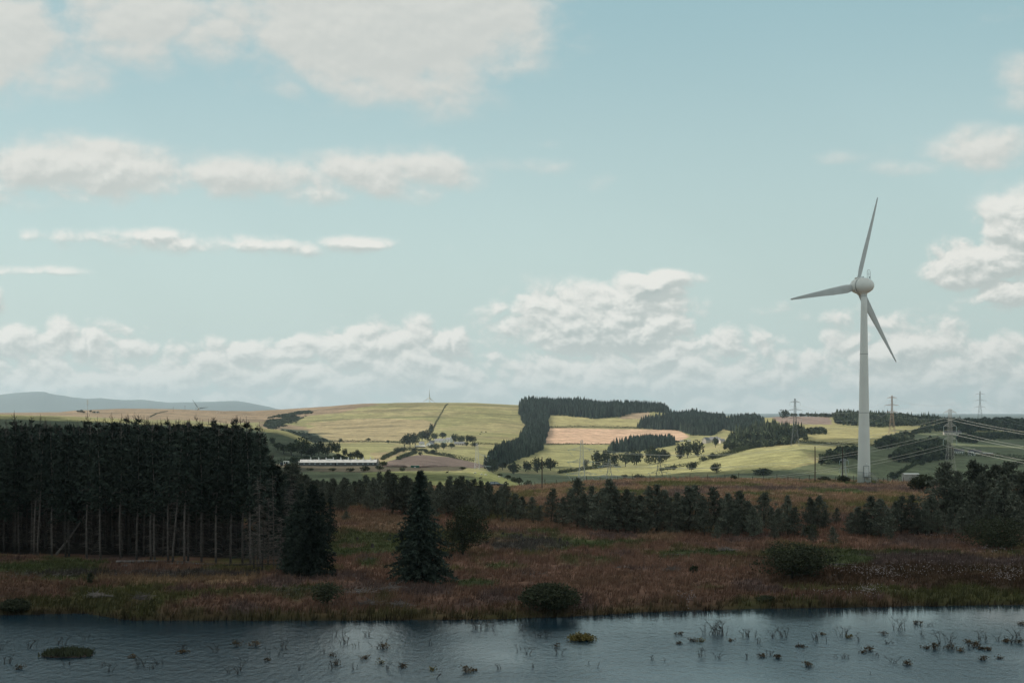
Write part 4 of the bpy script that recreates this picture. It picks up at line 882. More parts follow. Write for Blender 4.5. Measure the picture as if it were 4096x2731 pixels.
field_trees([(1618, 1790, 1745, 18), (1640, 1788, 1737, 22), (1661, 1790, 1734, 17), (1688, 1766, 1726, 17), (1712, 1766, 1720, 20), (1723, 1738, 1698, 10), (1740, 1758, 1729, 12), (1770, 1756, 1731, 13), (1818, 1768, 1737, 14), (1842, 1770, 1738, 16), (1872, 1774, 1741, 10), (1890, 1776, 1744, 16), (1898, 1786, 1766, 14), (1745, 1800, 1774, 13), (1775, 1800, 1772, 14), (1805, 1795, 1774, 12), (1725, 1795, 1778, 12), (1865, 1784, 1768, 8), (1735, 1818, 1798, 13), (1700, 1812, 1795, 10), (1590, 1812, 1790, 14), (1612, 1808, 1788, 16), (1650, 1806, 1790, 17), (1680, 1806, 1790, 14), (1682, 1822, 1806, 8), (1552, 1772, 1760, 7), (1473, 1764, 1752, 9), (1362, 1768, 1754, 8)], 1500, 3300, 'trees round the white farm', 'leafy tree, the # from the left around the white farm on the hill foot')
field_trees([(1205, 1822, 1752, 30), (1165, 1822, 1775, 28), (1135, 1815, 1780, 22), (1245, 1828, 1775, 26), (1275, 1824, 1768, 22), (1302, 1822, 1772, 18), (1326, 1812, 1768, 13), (1345, 1812, 1762, 16), (1378, 1812, 1778, 10), (1400, 1832, 1806, 12), (1424, 1836, 1800, 18), (1442, 1842, 1815, 12), (1090, 1775, 1752, 12), (1220, 1846, 1822, 24), (1300, 1850, 1828, 20), (1505, 1870, 1840, 12), (1530, 1878, 1855, 20), (1180, 1850, 1825, 22), (1060, 1852, 1820, 24), (1110, 1800, 1772, 18), (1355, 1838, 1815, 18), (1255, 1850, 1830, 22)], 1000, 1480, 'bushes on the dark knoll', 'dark bushy tree, the # from the left on the knoll behind the long shed')
field_trees([(312, 1650, 1641, 6), (325, 1650, 1639, 8), (335, 1651, 1645, 7), (362, 1651, 1640, 5), (376, 1651, 1645, 7), (392, 1651, 1645, 5)], 2700, 3700, 'bushes round the mast', 'small dark bush, the # from the left on the skyline by the mast')
field_trees([(2075, 1930, 1905, 18), (2110, 1938, 1912, 16), (2000, 1900, 1888, 10), (2030, 1918, 1900, 12), (2055, 1928, 1908, 12)], 640, 1300, 'bushes right of the sheep field', 'green bush, the # from the left on the edge of the sheep field')

field_trees([(1050, 1895, 1868, 22), (1100, 1888, 1866, 20), (1175, 1884, 1868, 16), (1240, 1882, 1870, 14), (1330, 1884, 1871, 14), (1400, 1886, 1872, 16), (1460, 1884, 1864, 20), (1520, 1880, 1862, 18), (1610, 1884, 1870, 12), (1850, 1880, 1868, 12)], 760, 1120, 'scrub bushes before the long shed', 'dark scrub bush, the # from the left between the shed and the thicket')
def hedge(name, label, line, D0, D1, h, m='hedge', w=1.6, dens=1.3, gap=0.0, cat='hedge'):
    rg = np.random.default_rng(abs(hash(label)) % 9999 if False else len(label)*31+int(line[0][0])); P = []
    pts = [hit(px, v, D0, D1) for px, v in line]
    for a, b in zip(pts[:-1], pts[1:]):
        n = max(2, int((b-a).length/1.5))
        for i in range(n):
            q = a.lerp(b, i/n)
            if rg.random() < gap: continue
            z = ground(q.x, q.y); hh = h*rg.uniform(.6, 1.25)
            k = int(14*dens); P.append(np.array((q.x, q.y, z))+rg.normal(size=(k, 3))*np.array((1.0, w*.5, 0))+np.stack([np.zeros(k), np.zeros(k), rg.uniform(0, hh, k)], 1))
    P = np.concatenate(P); o = link(name, tri_mesh(name, sprays(P, .95, rg, 0, None, 1.5), MT[m])); return tag(o, label, cat)
hedge('hedge', 'straight hedge along the foot of the big hill left of the farm', [(1255, 1768), (1400, 1768), (1560, 1769), (1600, 1772)], 1700, 3200, 2.6)
hedge('hedge', 'hedge running right from the white farm to the spruce wood', [(1900, 1776), (1960, 1778), (2060, 1781)], 1700, 3200, 2.8)
hedge('hedge', 'rough scrubby hedge between pale field and pink field', [(2195, 1711), (2300, 1711), (2420, 1712), (2570, 1714)], 2300, 3500, 4.0, w=4, dens=2)
hedge('hedge', 'hedge along the lower side of the pink field', [(2168, 1777), (2300, 1777), (2440, 1779)], 2000, 3200, 2.2)
hedge('hedge', 'hedge climbing from the shed to the white farm', [(1528, 1840), (1560, 1822), (1590, 1808), (1640, 1800)], 1500, 2500, 3.4)
hedge('hedge', 'dark hedge between heath mound and green field', [(1700, 1812), (1760, 1822), (1820, 1834), (1900, 1848)], 1500, 2500, 4.0, w=3)
hedge('hedge', 'short hedge over the heath mound', [(1590, 1840), (1630, 1825), (1665, 1812)], 1500, 2500, 3.6)
hedge('hedge', 'thin dark hedge across the slope behind the tall turbine', [(3170, 1772), (3350, 1776), (3440, 1780), (3560, 1790)], 1600, 2700, 2.6)
hedge('hedge', 'scrub line below the broadleaf row', [(2235, 1893), (2330, 1880), (2420, 1868), (2480, 1866)], 1300, 2300, 3.4, w=5, dens=2)
hedge('hedge', 'scrub hedge rising from the shaded field', [(2640, 1884), (2700, 1870), (2760, 1862), (2800, 1858)], 1300, 2400, 3.2, w=4, dens=1.6)
hedge('hedge', 'thick thorn hedge rising to the mixed wood', [(2800, 1846), (2850, 1836), (2930, 1815), (3050, 1785)], 1500, 2700, 5.0, w=7, dens=2.4)
hedge('hedge', 'dark diagonal hedge behind the concrete hut', [(3585, 1905), (3640, 1872), (3700, 1846)], 1150, 2100, 3.6)
hedge('hedge', 'dark hedge under the white cottage row', [(3800, 1822), (3900, 1824), (3990, 1828), (4150, 1838)], 1200, 2300, 4.0, w=3, dens=1.6)
hedge('hedge', 'diagonal hedge in the shaded field at the right edge', [(4020, 1880), (4060, 1862), (4150, 1830)], 1150, 2200, 3.6)
hedge('hedge', 'low hedge in front of the knoll bushes', [(1120, 1848), (1260, 1850), (1400, 1842), (1460, 1850)], 1010, 1400, 2.5, w=3)
hedge('stone_wall', 'dark dry stone wall climbing the big hill above the farm', [(1724, 1732), (1744, 1690), (1765, 1655), (1792, 1616)], 2500, 3690, .9, m='hedge', w=.8, dens=.35, cat='wall')
hedge('stone_wall', 'faint stone wall curving over the brown moor on the left', [(600, 1668), (625, 1655), (670, 1645)], 2600, 3690, .9, m='hedge', w=.8, dens=.35, cat='wall')
hedge('hedge', 'leafy hedge behind the stone farm yard', [(2755, 1765), (2700, 1768), (2715, 1770)], 2000, 3200, 2.4)

# ------------------------------------------------------------------ wind turbines
def blade_mesh(Lb):
    st = [(0, .62, .62, 0), (.03, .62, .62, 5), (.07, .95, .50, 20), (.13, 1.14, .38, 17), (.2, 1.10, .32, 14), (.35, .98, .24, 10), (.55, .72, .16, 6), (.75, .50, .10, 3), (.9, .34, .07, 1), (.98, .24, .04, 0), (1, .12, .02, 0)]
    k = 16; V_ = []
    for s, c, t, tw in st:
        a = R(tw)
        for j in range(k):
            q = 2*math.pi*j/k; x = math.cos(q)*c-(.28*(c-.6) if c > .6 else 0); y = math.sin(q)*t*(1 if s < .05 else (.55+.45*math.cos(q)))
            V_.append((x*math.cos(a)-y*math.sin(a), x*math.sin(a)+y*math.cos(a)+.25*s*s, s*Lb))
    n = len(st); b = MB(); b.add(V_, [(i*k+j, i*k+(j+1) % k, (i+1)*k+(j+1) % k, (i+1)*k+j) for i in range(n-1) for j in range(k)]+[tuple(range(k))[::-1], tuple((n-1)*k+j for j in range(k))]); return b
def turbine(p, hub_h, Lb, yaw, a0, label, name='wind_turbine', detail=True, rb=1.72, rt=.76, dark=False):
    """yaw: direction of the rotor axis (world azimuth from +X); a0: first blade's angle from the vertical"""
    t = thing(name, label, 'wind turbine', p)
    pa = MT['tower'] if not dark else MT['blade']; b = MB(); zs = np.linspace(0, 1, 14)
    top = hub_h-2.0
    prof = [(rb+(rt-rb)*(q**.85), q*top) for q in zs]; b.lathe(prof, 40); tw = b.build('tower', pa, t, True)
    if detail:
        s = MB()
        for q in (.055, .37, .68, .985):
            r = rb+(rt-rb)*(q**.85); s.lathe([(r+.008, q*top-.05), (r+.02, q*top), (r+.008, q*top+.05)], 40)
        s.build('flange', MT['seam'], tw)
        s = MB(); s.lathe([(rb+.35, -.6), (rb+.35, .18), (rb-.2, .22)], 40); s.build('plinth', MT['concrete'], t)
        a = R(-82); ca, sa = math.cos(a), math.sin(a); Mx = Matrix.Rotation(a+R(90), 4, 'Z')
        s = MB(); s.box(-.62, .62, -rb-.06, -rb+.25, 1.75, 4.25, Mx); d = s.build('door', MT['tower'], tw)
        s = MB(); s.box(-.2, .2, -rb-.09, -rb-.05, 3.35, 3.75, Mx); s.build('sign_plate', MT['lamp'], d)
        s = MB(); s.box(-.70, -.63, -rb-.08, -rb+.2, 1.7, 4.3, Mx); s.box(.63, .70, -rb-.08, -rb+.2, 1.7, 4.3, Mx); s.box(-.7, .7, -rb-.08, -rb+.2, 4.3, 4.37, Mx); s.build('frame', MT['seam'], d)
        s = MB(); s.lathe([(.0, 4.75), (.16, 4.82), (.16, 5.05), (0, 5.1)], 12, Mx @ Matrix.Translation((0, -rb-.1, 0))); s.build('lamp', MT['lamp'], tw)
        s = MB(); s.box(-1.0, 1.0, -rb-1.25, -rb-.02, 1.5, 1.62, Mx)
        for i in range(6): s.box(1.0+i*.28, 1.26+i*.28, -rb-1.2, -rb-.15, 1.42-i*.24, 1.47-i*.24, Mx)
        s.box(1.0, 2.75, -rb-1.24, -rb-1.19, -.1, .0, Mx); s.box(-1, -.9, -rb-1.25, -rb-1.15, -.2, 1.5, Mx); s.box(.9, 1, -rb-1.25, -rb-1.15, -.2, 1.5, Mx); st = s.build('steps', MT['darksteel'], t)
        s = MB()
        for (xa, za, xb_, zb_) in ((-1, 1.6, 1, 1.6), (1, 1.6, 2.7, .1)):
            for y in (-rb-1.23, -rb-.2):
                s.bar(Mx @ Vector((xa, y, za+1.0)), Mx @ Vector((xb_, y, zb_+1.0)), .03); s.bar(Mx @ Vector((xa, y, za+.5)), Mx @ Vector((xb_, y, zb_+.5)), .02)
                for q in (0, .5, 1): s.bar(Mx @ Vector((xa+(xb_-xa)*q, y, za+(zb_-za)*q)), Mx @ Vector((xa+(xb_-xa)*q, y, za+(zb_-za)*q+1)), .03)
        s.build('railing', MT['steel'], st)
    ax = Vector((math.cos(yaw), math.sin(yaw), 0)); z0 = Vector((0, 0, hub_h)); k = Lb/24.6
    Rm = Matrix(((ax.x, -ax.y, 0, 0), (ax.y, ax.x, 0, 0), (0, 0, 1, 0), (0, 0, 0, 1))) @ Matrix.Rotation(R(90), 4, 'Y')   # local +z -> axis
    # egg-shaped nacelle behind, spinner in front; hub centre sits 2.5 m ahead of the tower axis
    b = MB(); b.lathe([(.02, -2.9), (.55, -2.8), (1.0, -2.5), (1.42, -2.0), (1.80, -1.2), (2.0, -.4), (2.06, .35), (2.04, .95)], 36, Matrix.Translation(z0) @ Rm @ Matrix.Scale(k, 4)); nac = b.build('nacelle', pa, t, True)
    b = MB(); b.lathe([(.45, -.35), (rt+.30, -.1), (rt+.12, .5)], 24, Matrix.Translation((0, 0, top-.1)) @ Matrix.Scale(1, 4)) if False else b.lathe([(rt+.02, top-.3), (rt+.10, top), (rt+.34, top+.75), (rt+.6, top+1.1)], 28); b.build('yaw_collar', pa, t, True)
    b = MB(); b.lathe([(2.01, 1.01), (2.04, 1.06), (2.01, 1.12)], 36, Matrix.Translation(z0) @ Rm @ Matrix.Scale(k, 4)); b.build('gap_ring', MT['seam'], nac)
    hubM = Matrix.Translation(z0) @ Rm
    b = MB(); b.lathe([(2.03, 1.16), (2.0, 1.7), (1.85, 2.5), (1.55, 3.2), (1.05, 3.75), (.5, 4.05), (.02, 4.15)], 36, hubM @ Matrix.Scale(k, 4)); hb = b.build('hub', pa, t, True)
    bm_ = blade_mesh(Lb); me = bm_.mesh('blade', True); me.materials.append(MT['greyblade' if dark else 'blade'])
    uh = Vector((0, 0, 1)).cross(ax)   # horizontal direction in the rotor plane
    uh.normalize()
    hc = z0+ax*2.35*k
    for j in range(3):
        a = a0+j*2*math.pi/3; rd = Vector((0, 0, 1))*math.cos(a)+uh*math.sin(a)
        ch = ax.cross(rd); ch.normalize()
        # chord mostly in the rotor plane, blade y along the axis
        Mb = Matrix(((ch.x, ax.x, rd.x, 0), (ch.y, ax.y, rd.y, 0), (ch.z, ax.z, rd.z, 0), (0, 0, 0, 1)))
        o = link('blade', me, t); o.matrix_local = Matrix.Translation(hc+rd*.9*k) @ Mb @ Matrix.Scale((Lb-.9*k)/Lb, 4)
        if detail:
            s = MB(); s.lathe([(.98, 1.55), (1.02, 1.60), (1.02, 1.72), (.98, 1.76)], 28, Matrix.Identity(4)); c = s.build('root_ring', pa, o, True); c.matrix_local = Matrix.Translation((-.05, 0, -.5))
    if detail:
        s = MB(); f0 = z0+Vector((-ax.x*.9, -ax.y*.9, 1.85)); side = Vector((-ax.y, ax.x, 0))*.45; fx = -ax*.0
        a_, b_ = f0-ax*.15, f0-ax*1.15
        s.tube([a_, a_+Vector((0, 0, 1.7)), a_*.85+b_*.15+Vector((0, 0, 2.05)), (a_+b_)/2+Vector((0, 0, 2.2)), a_*.15+b_*.85+Vector((0, 0, 2.0)), b_+Vector((0, 0, 1.6)), b_-Vector((0, 0, .25))], .045, 6)
        s.bar(a_+Vector((0, 0, 1.0)), b_+Vector((0, 0, 1.0)), .03); s.bar((a_+b_)/2+Vector((0, 0, 1.0)), (a_+b_)/2+Vector((0, 0, 1.7)), .03); s.bar((a_+b_)/2, (a_+b_)/2+Vector((0, 0, 1.0)), .03)
        s.box(-.12, .12, -.12, .12, 0, .35, Matrix.Translation(b_*.8+a_*.2)); s.build('sensor_mast', MT['darksteel'], nac)
        s = MB()
        for dx in (.15, .4, .75): s.box(-.05, .05, -.06, .06, -.1, .42, Matrix.Translation(z0+ax*(dx)+Vector((0, 0, 2.02))))
        s.build('lifting_lug', MT['darksteel'], nac)
    return t
D_T = 438.0
pT = lift(3456, 1926, D_T); pT.z = ground(pT.x, pT.y)
hubT = CZ-(1143-HY)/F*D_T-pT.z
turbine(pT, hubT, 25.1, math.atan2(.784, -.621), R(-20), 'tall white three bladed wind turbine rising over the moor ridge')
for (px, hubv, base, D_, Lb, yaw, a0, lab) in ((1719, 1591, 1612, 4100, 22.0, R(238), R(3), 'tiny distant white turbine with three blades behind the big green hill'), (795, 1633, 1640, 4050, 27.0, R(128), R(36), 'distant grey turbine mostly hidden behind the brown moor, two blades showing')):
    hz = CZ-(hubv-HY)/F*D_; p = at(px, D_); turbine(p, hz-p.z, Lb, yaw, a0, lab, detail=False, rb=1.3, rt=.8, dark=(px < 1000))
# small masts beyond the moor
for i, (px, top, base) in enumerate([(693, 1628, 1646), (740, 1621, 1641), (784, 1630, 1641)]):
    D_ = 3600; p = hit(px, base, 2800, 3690); b = MB(); h = (base-top)/F*p.y; b.tube([(0, 0, 0), (0, 0, h)], [.28, .2], 6); b.box(-.9, .9, -.1, .1, h-.9, h-.6)
    tag(b.build('wooden_pole', MT['wood']), '%s little pole from the left on the brown moor skyline' % nth(i+1), 'pole', 'little poles on the moor skyline').location = p
p = hit(350, 1650, 2800, 3690); h = (1650-1600)/F*p.y
t = thing('radio_mast', 'slim radio mast with white aerials on the left skyline', 'mast', p)
b = MB(); b.tube([(0, 0, 0), (0, 0, h*.95)], [.5, .3], 8); b.build('pole', MT['steel'], t)
b = MB()
for dz in (.93, .74):
    for a in (0, 2.1, 4.2): b.box(-.35, .35, -.3, .3, -2.0, 2.0, Matrix.Translation((math.cos(a)*1.3, math.sin(a)*1.3, h*dz)))
b.build('aerials', MT['white'], t)
b = MB(); b.box(-1.7, 1.7, -.12, .12, h*.93-.1, h*.93+.1); b.box(-2.6, 2.6, -.12, .12, h*.70-.1, h*.70+.1); b.build('bracket', MT['darksteel'], t)

# ------------------------------------------------------------------ pylons and power lines
def prof_w(z, H, base, waist, zt):
    return base+(waist-base)*min(1, z/zt)**.85 if z < zt else waist+(.5-waist)*((z-zt)/(H-zt))**1.6*.8
def pylon(px, top, D_, armv, halfpx, kind, label, m='steel', yaw=0.0, basev=None, side=(1, -1), lr=.15, br=.06, name='pylon'):
    p = hit(px, basev, 1050, 3600) if basev else at(px, D_)
    D_ = p.y; k = D_/F; H = (CZ-(top-HY)*k)-p.z
    t = thing(name, label, 'pylon', p, yaw, 'lattice pylons carrying the power lines'); zt = H*.62; b = MB(); base = max(3.2, H*.085)
    lv = [0]; z = 0
    while z < H-1.2: z += max(1.5, prof_w(z, H, base, 1.15, zt)*1.9); lv.append(min(z, H-.3))
    def c4(z): w = prof_w(z, H, base, 1.15, zt); return [Vector((sx_*w, sy_*w, z)) for sx_, sy_ in ((-1, -1), (1, -1), (1, 1), (-1, 1))]
    for a, c in zip(lv[:-1], lv[1:]):
        A = c4(a); B = c4(c)
        for i in range(4):
            j = (i+1) % 4; b.bar(A[i], B[i], lr*(1 if a < zt else .75)); b.bar(A[i], B[j], br); b.bar(A[j], B[i], br); b.bar(B[i], B[j], br*.8)
    b.bar(c4(lv[-1])[0], (0, 0, H), br); b.bar(c4(lv[-1])[2], (0, 0, H), br); b.build('lattice_tower', MT[m], t)
    ends = []
    for av, hp in zip(armv, halfpx):
        z = CZ-(av-HY)*k-p.z; hw = hp*k; w = prof_w(z, H, base, 1.15, zt)
        for s in side:
            q = MB(); tip = Vector((s*hw, 0, z))
            for yy in (-w, w):
                q.bar((s*w, yy, z), tip, br*1.2); q.bar((s*w, yy, z+1.9), tip, br*1.1)
                for f in (.25, .5, .75):
                    lo = Vector((s*w, yy, z)).lerp(tip, f); hi = Vector((s*w, yy, z+1.9)).lerp(tip, f); q.bar(lo, hi, br*.7)
                    hi0 = Vector((s*w, yy, z+1.9)).lerp(tip, f-.25); q.bar(hi0, lo, br*.7)
            arm = q.build('crossarm', MT[m], t); q = MB()
            if kind == 'hang':
                L_ = 3.6; q.tube([tip, tip-Vector((0, 0, L_))], [.13, .13], 6)
                for i in range(9): q.lathe([(.02, tip.z-.35-i*.36), (.24, tip.z-.42-i*.36), (.02, tip.z-.5-i*.36)], 8, Matrix.Translation((tip.x, 0, 0)))
                q.build('insulator', MT['insul'], arm); e = tip-Vector((0, 0, L_))
                ends.append((av, s, Matrix.Translation(p) @ Matrix.Rotation(yaw, 4, 'Z') @ e))
            else:
                for dx in (1, -1):
                    e = tip+Vector((dx*2.6, -.4, -.25)); q.tube([tip, e], [.16, .16], 6)
                    for i in range(6): c = tip.lerp(e, (i+.7)/6.5); q.box(c.x-.05, c.x+.05, c.y-.26, c.y+.26, c.z-.26, c.z+.26)
                q.build('insulator', MT['insul'], arm); q = MB(); pts = []
                for i in range(9): f = i/8; pts.append(tip+Vector(((f*2-1)*2.6*.8+1.3*f, -.4, -.3-3.9*math.sin(math.pi*f*.78))))
                q.tube(pts[:6], .11, 5); q.build('jumper_loop', MT['cable'], arm)
                ends.append((av, s, Matrix.Translation(p) @ Matrix.Rotation(yaw, 4, 'Z') @ (tip+Vector((2.6, -.4, -.25)))))
    return ends
E1 = pylon(2327, 1758, 1150, (1797, 1846, 1894), (42, 43, 46), 'tension', 'nearest pale lattice pylon left of centre, drooping loops on three arms', lr=.17)
E2 = pylon(2437, 1832, 1450, (1866, 1904), (36, 36), 'tension', 'shorter pale pylon right of the nearest one, two arms showing')
E3 = pylon(2637, 1822, 1650, (1858, 1890), (34, 36), 'tension', 'faint grey pylon low in the valley before the broadleaf row', m='darksteel', lr=.15)
E4 = pylon(1908, 1768, 1330, (1822, 1864), (36, 44), 'tension', 'pale pylon by the heath mound with arms pointing right', side=(1,), basev=None)
E5 = pylon(3180, 1593, 1900, (1609, 1641, 1673), (21, 29, 25), 'hang', 'grey pylon standing on the slope left of the tall turbine', basev=1784, lr=.17, m='darksteel')
E6 = pylon(3568, 1580, 1900, (1591, 1621, 1648), (20, 29, 24), 'hang', 'reddish pylon in the gold field right of the tall turbine', m='redsteel', basev=1740, lr=.20, br=.12)
E7 = pylon(3920, 1564, 2100, (1576, 1602, 1628), (19, 27, 22), 'hang', 'slender grey pylon rising from the wood on the right skyline', m='darksteel', basev=1688, lr=.18)
E8 = pylon(3800, 1634, 1070, (1650, 1704, 1757), (26, 27, 28), 'hang', 'big near pylon in front of the white farm on the right', lr=.11, br=.045, yaw=.15)
E9 = pylon(3376, 1830, 1500, (1842, 1874), (18, 18), 'hang', 'small pylon behind the second wooden pole', lr=.15)
ncab = [0]
def wire(a, b, sag, r, label, group):
    pts = []; n = 24
    for i in range(n+1):
        f = i/n; q = Vector(a).lerp(Vector(b), f); q.z -= sag*4*f*(1-f); pts.append(q)
    m = MB(); m.tube(pts, r, 4, False); tag(m.build('power_line', MT['cable']), label, 'cable', group)
G1 = 'thick bright cables crossing in front of the valley'
lvl = ['top', 'middle', 'bottom']
for i in range(3):
    for s_, wd in ((-1, 'rear'), (1, 'front')):
        a = [e for e in E1 if e[1] == s_][i][2]; b_ = [e for e in E8 if e[1] == s_][i][2]
        wire(a, b_, 11.5, .075, '%s %s cable from the nearest pylon rising right to the big pylon' % (lvl[i], wd), G1)
for i, v0 in enumerate([1752, 1814, 1872]):
    for s_, wd, dv in ((-1, 'lower', 11), (1, 'upper', 0)):
        b_ = [e for e in E8 if e[1] == s_][i][2]; c = lift(4300, v0+dv, 900)
        wire(b_, c, 1.2, .055, '%s %s cable from the big pylon running down to the right edge' % (lvl[i], wd), G1)
G2 = 'thin cables strung between the skyline pylons'
for (A, B, nm) in ((E5, E6, 'left skyline pylon to the reddish one'), (E6, E7, 'reddish pylon to the right skyline one')):
    for i in range(3):
        for s_, wd in ((-1, 'rear'), (1, 'front')):
            wire([e for e in A if e[1] == s_][i][2], [e for e in B if e[1] == s_][i][2], 14, .07, '%s %s thin cable, %s' % (lvl[i], wd, nm), G2)
for i in range(3):
    for s_, wd in ((-1, 'rear'), (1, 'front')):
        a = [e for e in E7 if e[1] == s_][i][2]; wire(a, lift(4420+s_*20, 1668+i*30, 1750), 12, .07, '%s %s thin cable from the skyline pylon off the right edge' % (lvl[i], wd), G2)
# wooden poles and the ridge fence
for px, v, top, lb in ((2168, 1952, 1828, 'tall wooden pole on the ridge left of the pylons'), (3260, 1930, 1787, 'tall wooden pole on the ridge, first left of the turbine'), (3370, 1918, 1783, 'tall wooden pole just left of the turbine with cut top')):
    p = hit(px, v, 340, 447); h = (v-top)/F*p.y; b = MB(); b.tube([(0, 0, -.3), (.03, 0, h*.6), (0, 0, h)], [.15, .13, .11], 8); b.lathe([(.12, h), (.13, h+.04), (.02, h+.08)], 8)
    tag(b.build('wooden_pole', MT['wood']), lb, 'pole').location = p
t = thing('fence', 'thin wire fence on wooden posts along the moor ridge past the turbine', 'fence', (0, 0, 0)); tops = []
for i, px in enumerate([2078, 2085, 2140, 2180, 2225, 2290, 2345, 2400, 2470, 2530, 2600, 2680, 2760, 2830, 2900, 2955, 3010, 3055, 3108, 3152, 3197, 3238, 3285, 3343, 3414, 3513, 3533, 3551, 3570, 3592, 3614]):
    p = at(px, 444+random.uniform(-1, 1)); h = (1.25 if i % 3 else 1.6)*random.uniform(.85, 1.1); b = MB(); b.tube([p-Vector((0, 0, .2)), p+Vector((random.uniform(-.05, .05), 0, h))], [.08, .07], 5); b.build('post', MT['wood'], t); tops.append(p+Vector((0, 0, h*.9)))
b = MB()
for a, c in zip(tops[:-1], tops[1:]):
    for dz in (0, .35, .7): b.bar(a-Vector((0, 0, dz)), c-Vector((0, 0, dz)), .012)
b.build('wire', MT['steel'], t)

# ------------------------------------------------------------------ buildings
def house(name, label, px, v, D0, D1, w, hw, hr, depth, wall='white', roof='slate', gable=False, yaw=0.0, wins=(), door=None, chim=(), cat='house', group=None, ov=.25, D_=None):
    p = hit(px, v, D0, D1) if D_ is None else at(px, D_); k = p.y/F; w *= k; hw *= k; hr *= k
    t = thing(name, label, cat, p, yaw, group); W2 = w/2; Z0 = -1.0
    if gable:      # gable end faces the viewer
        b = MB(); b.prism([(-W2, Z0), (W2, Z0), (W2, hw), (0, hw+hr), (-W2, hw)], 0, depth); wl = b.build('wall', MT[wall], t)
        b = MB(); th = .14*k*2.2
        for s in (-1, 1):
            dx, dz = s*(W2+ov), hw-hr*ov/W2
            poly = [(0, hw+hr+.02), (dx, dz+.02), (dx, dz+.02+th), (0, hw+hr+.02+th)]; b.prism(poly if s > 0 else poly[::-1], -ov, depth+ov)
        rf = b.build('roof', MT[roof], t)
    else:
        b = MB(); Mr = Matrix.Rotation(R(90), 4, 'Z'); D2 = depth/2
        b.prism([(-D2, Z0), (D2, Z0), (D2, hw), (0, hw+hr), (-D2, hw)], -W2, W2, Matrix.Translation((0, D2, 0)) @ Mr); wl = b.build('wall', MT[wall], t)
        b = MB(); th = .28*k
        for s in (-1, 1):
            dx, dz = s*(D2+ov), hw-hr*ov/D2
            poly = [(0, hw+hr+.02), (dx, dz+.02), (dx, dz+.02+th), (0, hw+hr+.02+th)]; b.prism(poly if s > 0 else poly[::-1], -W2-ov, W2+ov, Matrix.Translation((0, D2, 0)) @ Mr)
        rf = b.build('roof', MT[roof], t)
    for (cx, wd, z0, z1) in wins:
        b = MB(); b.box(cx*W2-wd/2-.12, cx*W2+wd/2+.12, -.05, .1, z0-.1, z1+.12); f = b.build('window', MT['stone' if wall == 'pink' else 'white'], t)
        b = MB(); b.box(cx*W2-wd/2, cx*W2+wd/2, -.07, -.04, z0, z1); b.build('pane', MT['glass' if wall == 'timberwall' else 'black'], f)
    if door: cx, wd, z1 = door; b = MB(); b.box(cx*W2-wd/2, cx*W2+wd/2, -.06, .1, -.5, z1); b.build('door', MT['black'], t)
    for cx in chim: b = MB(); q = .55; b.box(cx*W2-q, cx*W2+q, depth/2-.4, depth/2+.4, hw, hw+hr+1.3); b.box(cx*W2-q*.5, cx*W2-q*.1, depth/2-.15, depth/2+.15, hw+hr+1.3, hw+hr+1.8); b.box(cx*W2+q*.1, cx*W2+q*.5, depth/2-.15, depth/2+.15, hw+hr+1.3, hw+hr+1.8); b.build('chimney', MT['stone' if wall != 'white' else wall], rf)
    return t
# long low shed
p = hit(1352, 1864, 930, 1010) if False else at(1352, 985); k = p.y/F; Wd = 305*k/2
t = thing('long_shed', 'long low shed with pale roof, upright vents and many small windows', 'shed', p)
p.z = CZ-(1862-HY)*k; t.location = p
hw = 13*k; hr = 10*k
b = MB(); Mr = Matrix.Translation((0, 4, 0)) @ Matrix.Rotation(R(90), 4, 'Z'); b.prism([(-4, -2.2), (4, -2.2), (4, hw), (0, hw+hr), (-4, hw)], -Wd, Wd, Mr); b.build('wall', MT['timberwall'], t)
b = MB()
for s in (-1, 1):
    poly = [(0, hw+hr+.02), (s*4.4, hw-.12), (s*4.4, hw+.02), (0, hw+hr+.16)]; b.prism(poly if s > 0 else poly[::-1], -Wd-.3, Wd+.3, Mr)
rf = b.build('roof', MT['asbestos'], t)
vents = [1240, 1272, 1302, 1331, 1361, 1391, 1422, 1451, 1480]
for i, vx in enumerate(vents):
    x = (vx-1352)*k; b = MB(); b.prism([(x-.33, hw+hr*.8), (x+.33, hw+hr*.8), (x+.12, hw+hr+1.35), (x-.28, hw+hr+1.45)], 3.6, 4.4); b.build('vent', MT['white'], rf)
b = MB(); b.box((1304-1352)*k, (1331-1352)*k, 3.7, 4.3, hw+hr*.9, hw+hr+.55); b.build('ridge_box', MT['white'], rf)
for i in range(11):
    x = (1205+i*28-1352)*k; b = MB(); z = hw+hr*.62; yy = 4-(4*.62)*1.0; b.box(x-.55, x+.55, 4-4*(1-.55)-.3, 4-4*(1-.55)+.5, hw+hr*.52, hw+hr*.66); b.build('skylight', MT['slate'], rf)
for i, wx in enumerate([1217, 1238, 1260, 1281, 1302, 1323, 1349, 1381, 1406, 1430, 1452, 1472, 1493]):
    x = (wx-1352)*k; b = MB(); b.box(x-.5, x+.5, -.06, .05, hw*.38, hw*.80); f = b.build('window', MT['glass'], t); b = MB(); b.box(x-.04, x+.04, -.09, -.05, hw*.38, hw*.80); b.build('frame', MT['white'], f)
b = MB(); x = (1342-1352)*k; b.box(x-.42, x+.42, -.08, .05, -.5, hw*.9); b.build('door', MT['black'], t)
b = MB(); b.bar((-Wd-.9, 0, -.3), (-Wd-.9, 0, hw+.8), .12); b.bar((-Wd-.9, 0, hw+.8), (-Wd-.2, 0, hw+.1), .1); b.box(-Wd-1.0, -Wd-.35, -.3, .3, .3, 1.1); b.build('gable_fittings', MT['white'], t)
b = MB()
for dx in (.8, 1.5):
    b.bar((Wd+dx, 0, -.5), (Wd+dx, 0, hw+hr+1), .09)
